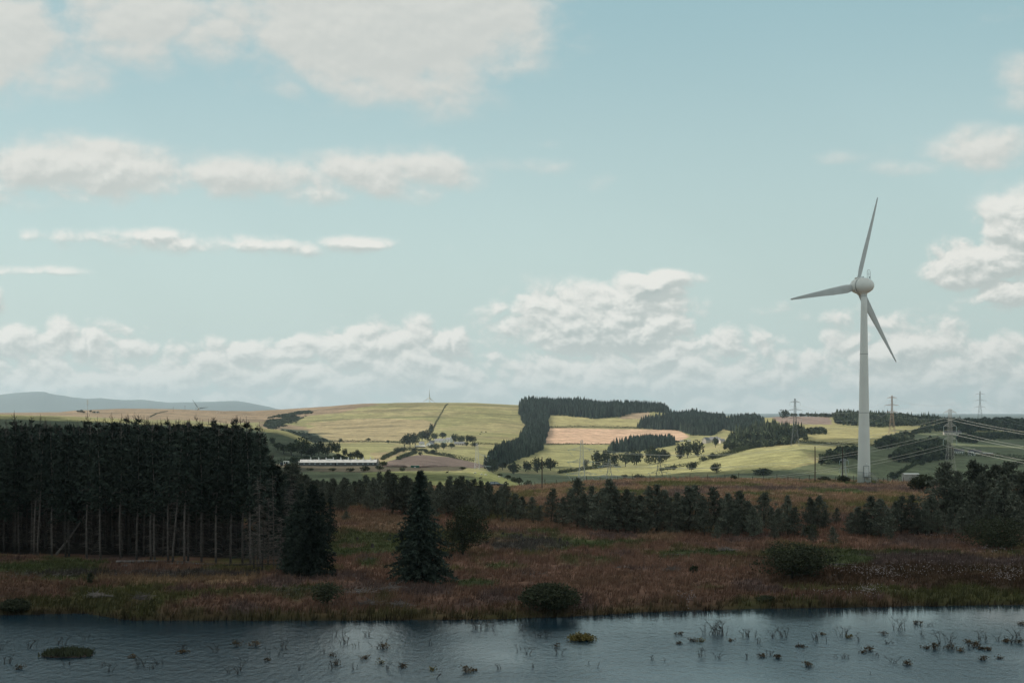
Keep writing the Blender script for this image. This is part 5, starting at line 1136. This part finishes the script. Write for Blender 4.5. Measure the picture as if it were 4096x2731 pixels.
for z in (.4, 1.4, 2.4): b.bar((Wd+.8, 0, z), (Wd+1.5, 0, z+.5), .07)
b.build('ladder_frame', MT['steel'], t)
# lorry beside the shed
p = at(1142, 975); k = p.y/F; p.z = CZ-(1864-HY)*k
t = thing('lorry', 'dark lorry with white cab frame parked left of the long shed', 'lorry', p)
b = MB(); b.box(-2.9, -1.0, -1, 1, .7, 2.3); b.build('bonnet', MT['carpaint'], t)
b = MB()
for x in (-1.0, .1, 1.2, 1.9): b.box(x-.13, x+.13, -1.03, 1.03, 1.4, 2.8)
b.box(-1.1, 2.0, -1.05, 1.05, 2.6, 2.95); b.box(-1.12, -.5, -1.05, 1.05, .8, 1.5); b.build('cab_frame', MT['white'], t)
b = MB(); b.box(-.98, 1.88, -.98, .98, 1.45, 2.58); b.build('window', MT['black'], t)
b = MB(); b.box(-1.0, 2.0, -1, 1, .55, 1.38); b.build('body', MT['carpaint'], t)
b = MB(); b.lathe([(.02, -.1), (.3, -.06), (.3, .06), (.02, .1)], 12, Matrix.Translation((-.1, -1.12, .95)) @ Matrix.Rotation(R(90), 4, 'X')); b.build('orange_lamp', MT['orange'], t)
for x in (-2.2, 1.2):
    for y in (-1.0, 1.0): b = MB(); b.lathe([(.25, -.16), (.52, -.14), (.52, .14), (.25, .16)], 14, Matrix.Translation((x, y, .5)) @ Matrix.Rotation(R(90), 4, 'X')); b.build('wheel', MT['tyre'], t)
# green container
p = at(1660, 940); k = p.y/F; p.z = CZ-(1873-HY)*k; t = thing('container', 'small green container with a white notice among the earth heaps', 'container', p)
b = MB(); b.box(-17*k, 17*k, 0, 2.2, -.3, 11*k)
for i in range(12): b.box(-17*k+i*2.9*k+.05, -17*k+i*2.9*k+.17, -.05, 0, 0, 10.5*k)
b.build('body', MT['green'], t); b = MB(); b.box(-17.5*k, 17.5*k, -.1, 2.3, 11*k, 11.9*k); b.build('lid', MT['green'], t); b = MB(); b.box(-3.5*k, 3.5*k, -.12, -.06, 4*k, 7.5*k); b.build('notice', MT['white'], t)
for i, (px, v, w_, h_) in enumerate([(1590, 1868, 42, 9), (1740, 1872, 60, 12), (1700, 1871, 30, 10), (1800, 1872, 34, 8), (1560, 1866, 26, 7)]):
    p = at(px, 945); k = p.y/F; T = unit_ico[0]*np.array((w_*k, 3.0, h_*k)); T = T*(1+.35*(vnoise(T[:, 0]*1.3+i*9, T[:, 2]*2+T[:, 1], 4)-.5)[:, None]); b = MB(); b.add(T, unit_ico[1])
    tag(b.build('earth_heap', MT['earth'], None, True), 'dark earth heap, the %s from the left behind the sheep field' % nth({0: 2, 1: 4, 2: 3, 3: 5, 4: 1}[i]), 'earth heap', 'earth heaps behind the sheep field').location = (p.x, p.y, CZ-(v-HY)*k)
# white farm at the foot of the big hill
A = (1700, 3000)
house('barn', 'long white barn with grey roof in the middle of the hill farm', 1754, 1771, *A, 42, 7, 9, 8, 'white', 'slate', yaw=-.5, wins=[(-.55, .9, .9, 1.9), (.3, .9, .9, 1.9)], chim=(0,), cat='barn')
house('farmhouse', 'tall white farmhouse with grey roof and a gable to the right', 1790, 1769, *A, 25, 11, 8, 7, 'white', 'slate', wins=[(-.5, .9, 1, 2.2), (.35, .9, 1, 2.2), (.5, .8, 3, 3.8)], door=(.05, 1.0, 2.0), yaw=-.55, chim=(.8,))
house('cottage', 'small bright white gabled cottage at the front of the hill farm', 1714, 1783, *A, 23, 8, 7, 8, 'white', 'slate', gable=True, wins=[(-.1, 1.8, 1.0, 2.2)], yaw=-.6)
house('outbuilding', 'grey roofed outbuilding at the left of the hill farm', 1684, 1779, *A, 18, 7, 6, 6, 'white', 'slate', wins=[(.2, .7, .9, 1.7)], yaw=-.3, cat='outbuilding')
house('outbuilding', 'dark roofed building between the gabled cottage and the barn', 1727, 1773, 1800, 3000, 20, 4, 7, 7, 'stone', 'darkroof', cat='outbuilding')
house('low_shed', 'flat white roofed shed lowest on the left of the hill farm', 1681, 1788, *A, 40, 4, 2.5, 6, 'timberwall', 'white', cat='shed')
house('low_shed', 'long low stone building at the right of the hill farm', 1838, 1780, *A, 44, 7, 6, 7, 'pink', 'slate', wins=[(-.6, 1, .9, 1.9), (-.2, 1, .9, 1.9), (.2, 1, .9, 1.9)], door=(.6, 1.2, 2.2), cat='outbuilding')
# stone farm right of the pink field
A = (1900, 3300)
house('farmhouse', 'pale stone gabled house at the left of the stone farm', 2816, 1774, *A, 20, 14, 11, 12, 'pink', 'slate', gable=True, yaw=-.65)
house('barn', 'long grey roofed barn in the stone farm', 2855, 1767, *A, 46, 8, 9, 9, 'pink', 'slate', yaw=-.4, wins=[(-.8, 1, 1, 2), (.75, 1, 1, 2)], cat='barn')
house('outbuilding', 'narrow pale roofed wing between the two farm roofs', 2878, 1771, *A, 12, 5, 13, 9, 'pink', 'asbestos', cat='outbuilding')
house('outbuilding', 'grey roofed building at the right of the stone farm', 2892, 1772, *A, 20, 7, 9, 8, 'pink', 'slate', yaw=.2, wins=[(.3, .8, .9, 1.8)], cat='outbuilding')
house('outbuilding', 'low dark roof behind the stone farm', 2856, 1754, *A, 32, 3, 4, 6, 'stone', 'slate', chim=(.8,), cat='outbuilding')
def caravan(px, v, w_, lb):
    p = hit(px, v, 1900, 3300); k = p.y/F; W2 = w_*k/2; t = thing('caravan', lb, 'caravan', p); b = MB(); b.prism([(-W2, .5), (W2, .5), (W2*1.02, 1.6), (W2*.9, 2.9), (-W2*.92, 2.9), (-W2*1.02, 1.7)], 0, 2.4); b.build('body', MT['white'], t)
    for x in (-.5, .3): b = MB(); b.box(x*W2-.5, x*W2+.5, -.04, .05, 1.5, 2.2); b.build('window', MT['black'], t)
    b = MB(); b.lathe([(.1, -.1), (.35, -.08), (.35, .08), (.1, .1)], 10, Matrix.Translation((0, -.02, .38)) @ Matrix.Rotation(R(90), 4, 'X')); b.build('wheel', MT['tyre'], t)
caravan(2727, 1767, 14, 'white caravan by the right end of the pink field'); caravan(2755, 1766, 7, 'small white trailer between caravan and stone farm'); caravan(2762, 1766, 4, 'tiny white trailer nearest the stone farm')
# right-hand farms
A = (1300, 2900)
house('bungalow', 'pale bungalow high on the right slope behind the big pylon', 3812, 1740, *A, 70, 10, 7, 9, 'pink', 'darkroof', wins=[(-.8, 1.4, 1, 2.4), (-.5, 1.4, 1, 2.4), (-.1, 1.4, 1, 2.4), (.45, 1.4, 1, 2.4), (.8, 1.4, 1, 2.4)], chim=(.75,))
house('cottage', 'white cottage row with dark roof right of the big pylon', 3838, 1814, *A, 40, 10, 9, 8, 'white', 'darkroof', wins=[(-.75, .9, .8, 1.9), (-.35, .9, .8, 1.9), (0, .9, .8, 1.9), (.4, .9, .8, 1.9), (.8, .9, .8, 1.9)])
house('garage', 'bright white gable with a dark doorway at the right farm', 3891, 1822, *A, 22, 9, 8, 7, 'white', 'slate', gable=True, door=(0, 1.9, 2.0), cat='garage')
house('barn', 'grey barn behind the bright white gable', 3902, 1814, 1350, 2900, 50, 6, 10, 9, 'pink', 'darkroof', chim=(.0,), cat='barn')
house('low_shed', 'long pale grey shed at the right end of the farm', 3954, 1822, *A, 42, 9, 2, 8, 'stone', 'asbestos', cat='shed')
# little hut by the ridge
house('hut', 'small concrete hut with pale flat roof right of the turbine', 3648, 1934, 0, 0, 58, 33, 2.5, 3.4, 'concrete', 'white', ov=.12, D_=458, cat='hut')
p = hit(388, 1651, 2700, 3690); t = thing('cabin', 'tiny white cabin beside the radio mast', 'cabin', p)
b = MB(); b.prism([(-2.6, 0), (2.6, 0), (2.6, 2.6), (0, 3.4), (-2.6, 2.6)], 0, 4); b.build('body', MT['white'], t); b = MB(); b.box(-.5, .5, -.05, .05, 0, 2.0); b.build('door', MT['black'], t)

# ------------------------------------------------------------------ parked car
p = at(1985, 456); k = p.y/F; p.z = ground(p.x, p.y)-.12; t = thing('parked_car', 'dark estate car half hidden behind the pines on the ridge', 'car', p, .12)
def loft(b, sec, y): # side outline extruded with tumblehome
    n = len(sec); v = [(x, -y*(1 if z < .95 else .82), z) for x, z in sec]+[(x, y*(1 if z < .95 else .82), z) for x, z in sec]
    b.add(v, [tuple(range(n)), tuple(range(2*n-1, n-1, -1))]+[(i+n, (i+1) % n+n, (i+1) % n, i) for i in range(n)])
b = MB(); loft(b, [(-2.15, .35), (2.2, .35), (2.25, .75), (1.9, .92), (1.05, 1.02), (.95, .94), (-2.1, .94), (-2.2, .8)], .88); b.build('body', MT['carpaint'], t)
b = MB(); loft(b, [(1.1, .99), (.35, 1.52), (-.3, 1.6), (-1.5, 1.56), (-2.05, .97)], .84); b.build('roof', MT['carpaint'], t)
for s in (-1, 1):
    b = MB(); b.add([(x, s*(.84*.82+.02 if z > 1.2 else .765), z) for x, z in ((.9, 1.05), (.3, 1.45), (-.5, 1.50), (-.5, 1.05))], [(0, 1, 2, 3)]); b.build('window', MT['glass'], t)
    b = MB(); b.add([(x, s*(.84*.82+.02 if z > 1.2 else .765), z) for x, z in ((-.6, 1.05), (-.6, 1.5), (-1.4, 1.46), (-1.8, 1.05))], [(0, 1, 2, 3)]); b.build('window', MT['glass'], t)
for x in (1.4, -1.35):
    for y in (-.82, .82):
        b = MB(); Mx = Matrix.Translation((x, y, .33)) @ Matrix.Rotation(R(90), 4, 'X'); b.lathe([(.15, -.11), (.33, -.1), (.33, .1), (.15, .11)], 16, Mx); w_ = b.build('wheel', MT['tyre'], t); b = MB(); b.lathe([(.02, -.12), (.19, -.115), (.19, .115), (.02, .12)], 12, Mx); b.build('rim', MT['hub'], w_)

# ------------------------------------------------------------------ animals
def beast(px, v, D0, D1, L_, coat, label, cat, name, face=1, graze=True, leg=.45, group=None):
    p = hit(px, v, D0, D1); s = L_; me = bpy.data.meshes.new(name)
    hd = .25 if graze else 1.02
    J = [(0, 0, .62), (.30, 0, .66), (-.33, 0, .66), (.50, 0, .74 if graze else .80), (.66, 0, .42 if graze else .95), (.80, 0, .22 if graze else .90),
         (.34, .13, .40), (.35, .13, .20), (.34, .13, 0), (.34, -.13, .40), (.35, -.13, .20), (.34, -.13, 0),
         (-.34, .13, .44), (-.40, .13, .24), (-.36, .13, 0), (-.34, -.13, .44), (-.40, -.13, .24), (-.36, -.13, 0), (-.46, 0, .60), (-.50, 0, .36)]
    E = [(0, 1), (0, 2), (1, 3), (3, 4), (4, 5), (1, 6), (6, 7), (7, 8), (1, 9), (9, 10), (10, 11), (2, 12), (12, 13), (13, 14), (2, 15), (15, 16), (16, 17), (2, 18), (18, 19)]
    Rr = [.23, .21, .21, .13, .10, .055, .085, .045, .04, .085, .045, .04, .10, .045, .04, .10, .045, .04, .04, .03]
    me.from_pydata([(x*s*face, y*s, z*s) for x, y, z in J], E, []); o = link(name, me); o.location = p; o.rotation_euler[2] = random.uniform(-.5, .5)
    m1 = o.modifiers.new('skin', 'SKIN')
    for i, sv in enumerate(me.skin_vertices[0].data): sv.radius = (Rr[i]*s, Rr[i]*s); sv.use_root = (i == 0)
    m2 = o.modifiers.new('sub', 'SUBSURF'); m2.levels = 1; m2.render_levels = 1
    me.materials.append(MT[coat]); tag(o, label, cat, group)
S = (640, 1000)
for i, (px, v) in enumerate([(1902, 1897), (1925, 1901), (1944, 1903), (1996, 1911)]): beast(px, v, *S, 1.15, 'wool', ['white sheep', 'white sheep', 'white sheep', 'white sheep'][i]+', the %s from the left on the bright green field' % nth(i+1), 'sheep', 'sheep', 1 if i % 2 else -1, True, group='white sheep on the green field')
for i, (px, v) in enumerate([(1788, 1894), (1921, 1917), (2022, 1934)]): beast(px, v, *S, 1.25, 'blackcoat', 'black sheep, the %s from the left on the bright green field' % nth(i+1), 'sheep', 'black_sheep', 1, False, group='black sheep on the green field')
for i, (px, v, c) in enumerate([(1920, 1739, 'blackcoat'), (1925, 1731, 'blackcoat'), (1935, 1731, 'wool'), (1943, 1730, 'blackcoat')]): beast(px, v, 2300, 3600, 2.3, c, '%s cow, the %s from the left on the big hill' % ('pale' if c == 'wool' else 'dark', nth(i+1)), 'cow', 'cow', 1, True, group='cattle on the big hill')
for i, (px, v) in enumerate([(868, 1651), (876, 1651), (890, 1652), (975, 1664), (985, 1663), (895, 1670), (812, 1676), (826, 1673)]): beast(px, v, 2400, 3690, 1.6, 'wool', 'tiny white sheep, the %s from the left on the brown moor' % nth(sorted([868, 876, 890, 975, 985, 895, 812, 826]).index(px)+1), 'sheep', 'sheep', 1, True, group='sheep scattered on the brown moor')
for i, (px, v) in enumerate([(2364, 1779), (2447, 1780), (2853, 1780), (2881, 1779), (2877, 1803), (2864, 1805)]): beast(px, v, 1700, 3200, 1.5, 'wool', 'tiny white sheep, the %s from the left in the pastures below the pink field' % nth([1, 2, 3, 6, 5, 4][i]), 'sheep', 'sheep', 1, True, group='sheep in the pastures below the pink field')

# ------------------------------------------------------------------ twigs and drowned bushes in the lake
def wpt(px, v): D = CZ*F/(v-HY); return Vector(((px-2048)/F*D, D, -.02))
def twig_mesh(w, h, n, rg, fork=3, lean=0):
    b = MB(); tips = []
    for i in range(n):
        x0 = rg.uniform(-.5, .5)*w*.8; y0 = rg.normal()*.25; hh = h*rg.uniform(.35, .85); dx = rg.normal()*.6*hh+lean*hh; r = .024
        p0 = (x0, y0, -.3); p1 = (x0+dx*.5, y0, hh*.55); p2 = (x0+dx*1.1, y0+rg.normal()*.1, hh); b.tube([p0, p1, p2], [r, r*.7, r*.3], 4, False); tips.append(p2)
        for j in range(fork):
            f = rg.uniform(.3, .95); q = Vector(p0).lerp(Vector(p1), f) if rg.random() < .4 else Vector(p1).lerp(Vector(p2), f)
            if q.z < .02: q.z = .05
            s = rg.choice([-1, 1]); e = q+Vector((s*rg.uniform(.12, .5)*min(1, hh), rg.normal()*.12, rg.uniform(.05, .42)*min(1, hh*1.2))); b.tube([q, q.lerp(e, .5)+Vector((0, 0, .04)), e], [r*.6, r*.45, r*.2], 3, False); tips.append(tuple(e))
    return b, np.array(tips)
TW = [(30, 2650, 40, 40, 6), (10, 2598, 40, 45, 5), (75, 2660, 36, 35, 0), (120, 2590, 34, 50, 4), (240, 2575, 60, 50, 6), (335, 2560, 26, 55, 3), (265, 2655, 26, 30, 3), (405, 2662, 36, 30, 3), (440, 2685, 30, 40, 3), (570, 2662, 50, 60, 6), (608, 2672, 20, 46, 3), (640, 2655, 60, 26, 4), (720, 2590, 26, 40, 4),
      (865, 2605, 36, 50, 5), (935, 2690, 90, 30, 7), (960, 2680, 16, 70, 2), (1080, 2615, 20, 40, 2), (1120, 2620, 20, 40, 3), (1135, 2590, 30, 60, 5), (1190, 2675, 26, 26, 3), (1300, 2610, 20, 26, 2), (1320, 2672, 40, 60, 5), (1350, 2535, 50, 50, 5), (1372, 2570, 50, 36, 6), (1465, 2540, 40, 36, 5), (1500, 2590, 40, 26, 4), (1536, 2588, 36, 50, 5), (1425, 2585, 24, 22, 3),
      (1548, 2675, 20, 30, 3), (1600, 2672, 20, 40, 2), (1415, 2674, 30, 36, 3), (1720, 2575, 26, 26, 2), (1738, 2715, 16, 40, 2), (1915, 2512, 60, 40, 12), (1960, 2508, 50, 34, 8), (2085, 2520, 40, 34, 4), (2160, 2545, 40, 34, 4), (2190, 2545, 50, 30, 5), (2075, 2600, 20, 30, 2), (2105, 2615, 24, 36, 3), (2232, 2612, 26, 40, 3), (2005, 2670, 40, 34, 3), (2125, 2665, 20, 20, 2),
      (2390, 2662, 14, 24, 1), (2610, 2635, 30, 26, 3), (2658, 2642, 10, 20, 1), (2860, 2535, 120, 70, 26), (2980, 2540, 40, 36, 6), (3005, 2545, 40, 34, 5), (3030, 2570, 24, 24, 3), (3115, 2545, 90, 44, 12), (2810, 2622, 36, 40, 5), (2865, 2630, 24, 36, 3), (2980, 2628, 30, 20, 3), (3080, 2620, 60, 22, 4), (3262, 2558, 34, 40, 6), (3305, 2565, 14, 24, 1), (3365, 2540, 50, 50, 8), (3440, 2560, 20, 36, 3),
      (3600, 2515, 60, 60, 8), (3672, 2500, 46, 26, 6), (3722, 2500, 30, 18, 3), (3560, 2572, 60, 18, 5), (3500, 2620, 36, 18, 4), (3570, 2648, 40, 40, 4), (3365, 2628, 70, 22, 8), (3690, 2545, 20, 30, 3), (3780, 2570, 60, 60, 8), (3935, 2560, 46, 50, 6), (3880, 2590, 40, 30, 5), (3990, 2560, 16, 40, 3), (4050, 2570, 36, 50, 6), (4070, 2545, 30, 40, 5), (2350, 2650, 10, 16, 1), (3480, 2690, 12, 14, 1)]
TW.sort()
for i, (px, v, w_, h_, n) in enumerate(TW):
    if n == 0: continue
    p = wpt(px, v); k = p.y/F; rg = np.random.default_rng(900+i); b, tips = twig_mesh(w_*k, h_*k, n, rg, 4)
    tag(b.build('bare_twigs', MT['wetwood']), 'bare dark twigs poking from the lake, the %s cluster from the left' % nth(i+1), 'twigs', 'bare twigs standing in the lake').location = p
LB = [(955, 2582, 46, 28, 'rust', 3), (1018, 2582, 36, 26, 'rust', 3), (1070, 2640, 20, 14, 'rust', 1), (735, 2608, 40, 22, 'rust', 3), (530, 2628, 36, 14, 'rust', 2), (75, 2672, 26, 26, 'rust', 2), (1346, 2655, 36, 20, 'rust', 2), (1333, 2620, 14, 12, 'rust', 1), (1536, 2590, 34, 26, 'rust', 2), (1460, 2632, 34, 14, 'rust', 2), (1528, 2652, 20, 22, 'yellow', 1), (1608, 2665, 24, 20, 'rust', 2), (1733, 2678, 22, 12, 'yellow', 1),
      (1866, 2685, 30, 28, 'rust', 3), (1898, 2682, 12, 10, 'rust', 1), (2230, 2585, 16, 16, 'rust', 1), (2714, 2534, 18, 14, 'rust', 1), (2770, 2562, 30, 14, 'rust', 2), (2805, 2562, 22, 14, 'yellow', 2), (2716, 2572, 16, 10, 'rust', 1), (2920, 2562, 16, 12, 'rust', 1), (3205, 2586, 40, 16, 'rust', 3), (3050, 2624, 34, 16, 'rust', 2), (3117, 2628, 30, 26, 'rust', 3), (3240, 2662, 40, 22, 'rust', 3), (3285, 2535, 14, 14, 'rust', 1), (3392, 2548, 22, 20, 'yellow', 2), (3535, 2535, 16, 12, 'rust', 1),
      (3478, 2598, 26, 18, 'rust', 3), (3452, 2608, 12, 10, 'rust', 1), (3705, 2590, 24, 18, 'rust', 2), (3738, 2592, 36, 32, 'rust', 4), (3795, 2594, 44, 24, 'rust', 4), (3630, 2655, 28, 22, 'rust', 3), (3870, 2565, 20, 14, 'rust', 2), (3905, 2580, 34, 24, 'rust', 4), (3845, 2602, 24, 14, 'rust', 2), (3925, 2595, 26, 12, 'rust', 2), (3955, 2597, 20, 14, 'rust', 2), (3928, 2635, 26, 20, 'rust', 3), (4005, 2634, 14, 10, 'rust', 1), (4025, 2565, 44, 16, 'rust', 3), (4080, 2570, 40, 24, 'rust', 3), (4083, 2495, 22, 14, 'rust', 2), (3668, 2492, 22, 14, 'rust', 2)]
LB.sort()
for i, (px, v, w_, h_, m_, n) in enumerate(LB):
    p = wpt(px, v); k = p.y/F; rg = np.random.default_rng(1200+i); b, tips = twig_mesh(w_*k*.8, h_*k*.9, n+2, rg, 4)
    t = thing('drowned_shrub', '%s leafed tuft in the lake, the %s leafy one from the left' % ('yellow' if m_ == 'yellow' else 'rusty', nth(i+1)), 'shrub', p, 0, 'leafy tufts standing in the lake'); b.build('twigs', MT['wetwood'], t)
    P = tips[rg.integers(0, len(tips), 26+n*26)]+rg.normal(size=(26+n*26, 3))*np.array((.15, .12, .07)); P[:, 2] = np.maximum(P[:, 2], .05)*.85; link('leaves', tri_mesh('leaves', sprays(P, .11, rg), MT[m_]), t)
p = wpt(2327, 2558); k = p.y/F; rg = np.random.default_rng(55); b, tips = twig_mesh(90*k, 30*k, 26, rg, 5); b2, t2 = twig_mesh(20*k, 62*k, 3, rg, 4); b.v += b2.v; b.f += [tuple(i+b.n for i in f) for f in b2.f]; b.n += b2.n
t = thing('drowned_shrub', 'largest drowned shrub, a mound of yellow ochre leaves in the lake', 'shrub', p); b.build('twigs', MT['wetwood'], t)
P = rg.normal(size=(1500, 3))*np.array((44*k*.48, .4, 11*k*.55))+np.array((0, 0, 9*k)); P = P[P[:, 2] > .04]; link('leaves', tri_mesh('leaves', sprays(P, .17, rg), MT['yellow']), t)
p = wpt(270, 2618); k = p.y/F; rg = np.random.default_rng(56); b = MB(); T = unit_ico[0]*np.array((105*k, 1.5, .20)); b.add(T, unit_ico[1])
t = thing('mud_island', 'low flat islet of brown sedge in the lake at the left', 'islet', p); b.build('mud', MT['earth'], t)
P = rg.normal(size=(2600, 3))*np.array((96*k*.42, .7, 0)); P = P[(np.abs(P[:, 0]) < 100*k)]; P[:, 2] = .16*np.sqrt(np.maximum(0, 1-(P[:, 0]/(105*k))**2)); dd = np.zeros_like(P); dd[:, 2] = 1.2; link('sedge', tri_mesh('sedge', sprays(P, .22, rg, 0, dd, 3), MT['willow']), t)

# ------------------------------------------------------------------ felled timber, brushwood, stumps
def logm(L_, r, rg): b = MB(); b.tube([(-L_/2, 0, r), (0, .05*L_*rg.normal()*.5, r*1.6), (L_/2, 0, r)], [r, r*.85, r*.5], 7); [b.tube([(q*L_, 0, r), (q*L_+.2, rg.normal()*.3, r+.35)], [.025, .01], 3, False) for q in rg.uniform(-.4, .45, 5)]; return b
for i, (px, v, L_, a, r, lb) in enumerate([(615, 2252, 9.5, -.04, .16, 'long pale fallen trunk lying along the plantation edge'), (760, 2259, 6, -.10, .12, 'thinner fallen trunk right of the long pale one'), (998, 2262, 6.5, .25, .12, 'dark fallen stem by the last plantation trunks'), (500, 2268, .9, .9, .12, 'short bleached log before the plantation, left one'), (586, 2284, 1.1, 1.0, .11, 'short bleached log before the plantation, right one'), (420, 2392, 1.8, .5, .13, 'bleached branch on the shore grass at the left'), (2700, 2223, 3, .1, .1, 'small grey fallen branch on the open moor'), (3370, 2262, 3.5, -.1, .1, 'pale fallen stem right of the wide round bush'), (2490, 2272, 2.5, .2, .08, 'thin forked stick on the open moor'), (3690, 2222, 4, .0, .09, 'pale stick lying in the moor near the right bush')]):
    p = hit(px, v, 166, 420); b = logm(L_, r, np.random.default_rng(i+70)); o = tag(b.build('fallen_log', MT['deadwood' if i not in (2,) else 'bark'], None, True), lb, 'log'); o.location = p; o.rotation_euler = (0, 0, a)
for i, (px, v, w_, h_, lb) in enumerate([(1570, 2362, 70, 40, 'tangled grey brushwood heap below the lone spruce'), (1450, 2372, 90, 20, 'low spread of brushwood left of the tangled heap'), (1480, 2422, 90, 36, 'dark brushwood pile near the shore'), (1600, 2425, 60, 20, 'small brushwood pile at the shore, rightmost there'), (570, 2395, 50, 24, 'brushwood pile on the left shore'), (380, 2390, 30, 26, 'little twig heap on the left shore'), (2905, 2202, 50, 16, 'low twig heap behind the wide round bush'), (2690, 2286, 24, 26, 'upturned root on the open moor')]):
    p = hit(px, v, 166, 420); k = p.y/F; rg = np.random.default_rng(i+90); b = MB()
    for j in range(90):
        x = float(np.clip(rg.normal(), -1.5, 1.5))*w_*k*.32; y = float(np.clip(rg.normal(), -1.2, 1.2))*.5; z = abs(rg.normal())*h_*k*.35*max(.2, 1-abs(x)/(w_*k)); a = rg.uniform(-.6, .6)+(0 if rg.random() < .6 else 1.2); L_ = rg.uniform(.3, 1.3); b.tube([(x, y, z), (x+math.cos(a)*L_*rg.choice([-1, 1]), y+rg.normal()*.2, z+math.sin(a)*L_*.5)], [.03, .012], 3, False)
    tag(b.build('brushwood_pile', MT['deadwood']), lb, 'brushwood').location = p
rg = np.random.default_rng(33); ST = sorted([(2050, 2152), (2085, 2148), (2102, 2168), (2128, 2174), (2143, 2182), (1985, 2160), (2270, 2176), (2012, 2140), (1950, 2178), (1430, 2160), (1490, 2190), (1560, 2150), (2240, 2168), (1975, 2185)])
for i, (px, v) in enumerate(ST):
    p = hit(px, v, 180, 420); b = MB(); h = rg.uniform(.3, .6); b.tube([(0, 0, -.1), (0, 0, h*.4), (rg.normal()*.05, 0, h)], [.34, .22, .18], 8); tag(b.build('tree_stump', MT['bark']), 'low grey stump in the felled clearing, the %s from the left' % nth(i+1), 'stump', 'stumps in the felled clearing').location = p
b = MB()
for (cx, cy, rx, ry, n) in [(560, 2290, 330, 10, 260), (120, 2300, 150, 10, 90), (2120, 2205, 160, 5, 110), (2080, 2165, 150, 22, 160), (1470, 2240, 60, 6, 40), (1500, 2350, 200, 14, 160), (3600, 2222, 260, 6, 110), (2150, 2300, 80, 8, 60), (1200, 2355, 150, 14, 120)]:
    for i in range(n):
        px = cx+rg.normal()*rx*.5; v = cy+rg.normal()*ry*.6; d = (CZ-1.1)*F/(v-HY); q = at(px, d); a = rg.uniform(0, 3.14); L_ = rg.uniform(.08, .38); z = rg.uniform(.02, .22)
        b.tube([q+Vector((0, 0, z+.06)), q+Vector((math.cos(a)*L_, math.sin(a)*L_, z+.06+rg.normal()*.08))], [.035, .02], 3)
tag(b.build('wood_debris', MT['deadwood']), 'scattered bleached wood chips and sticks left from felling', 'debris', None, 'stuff')
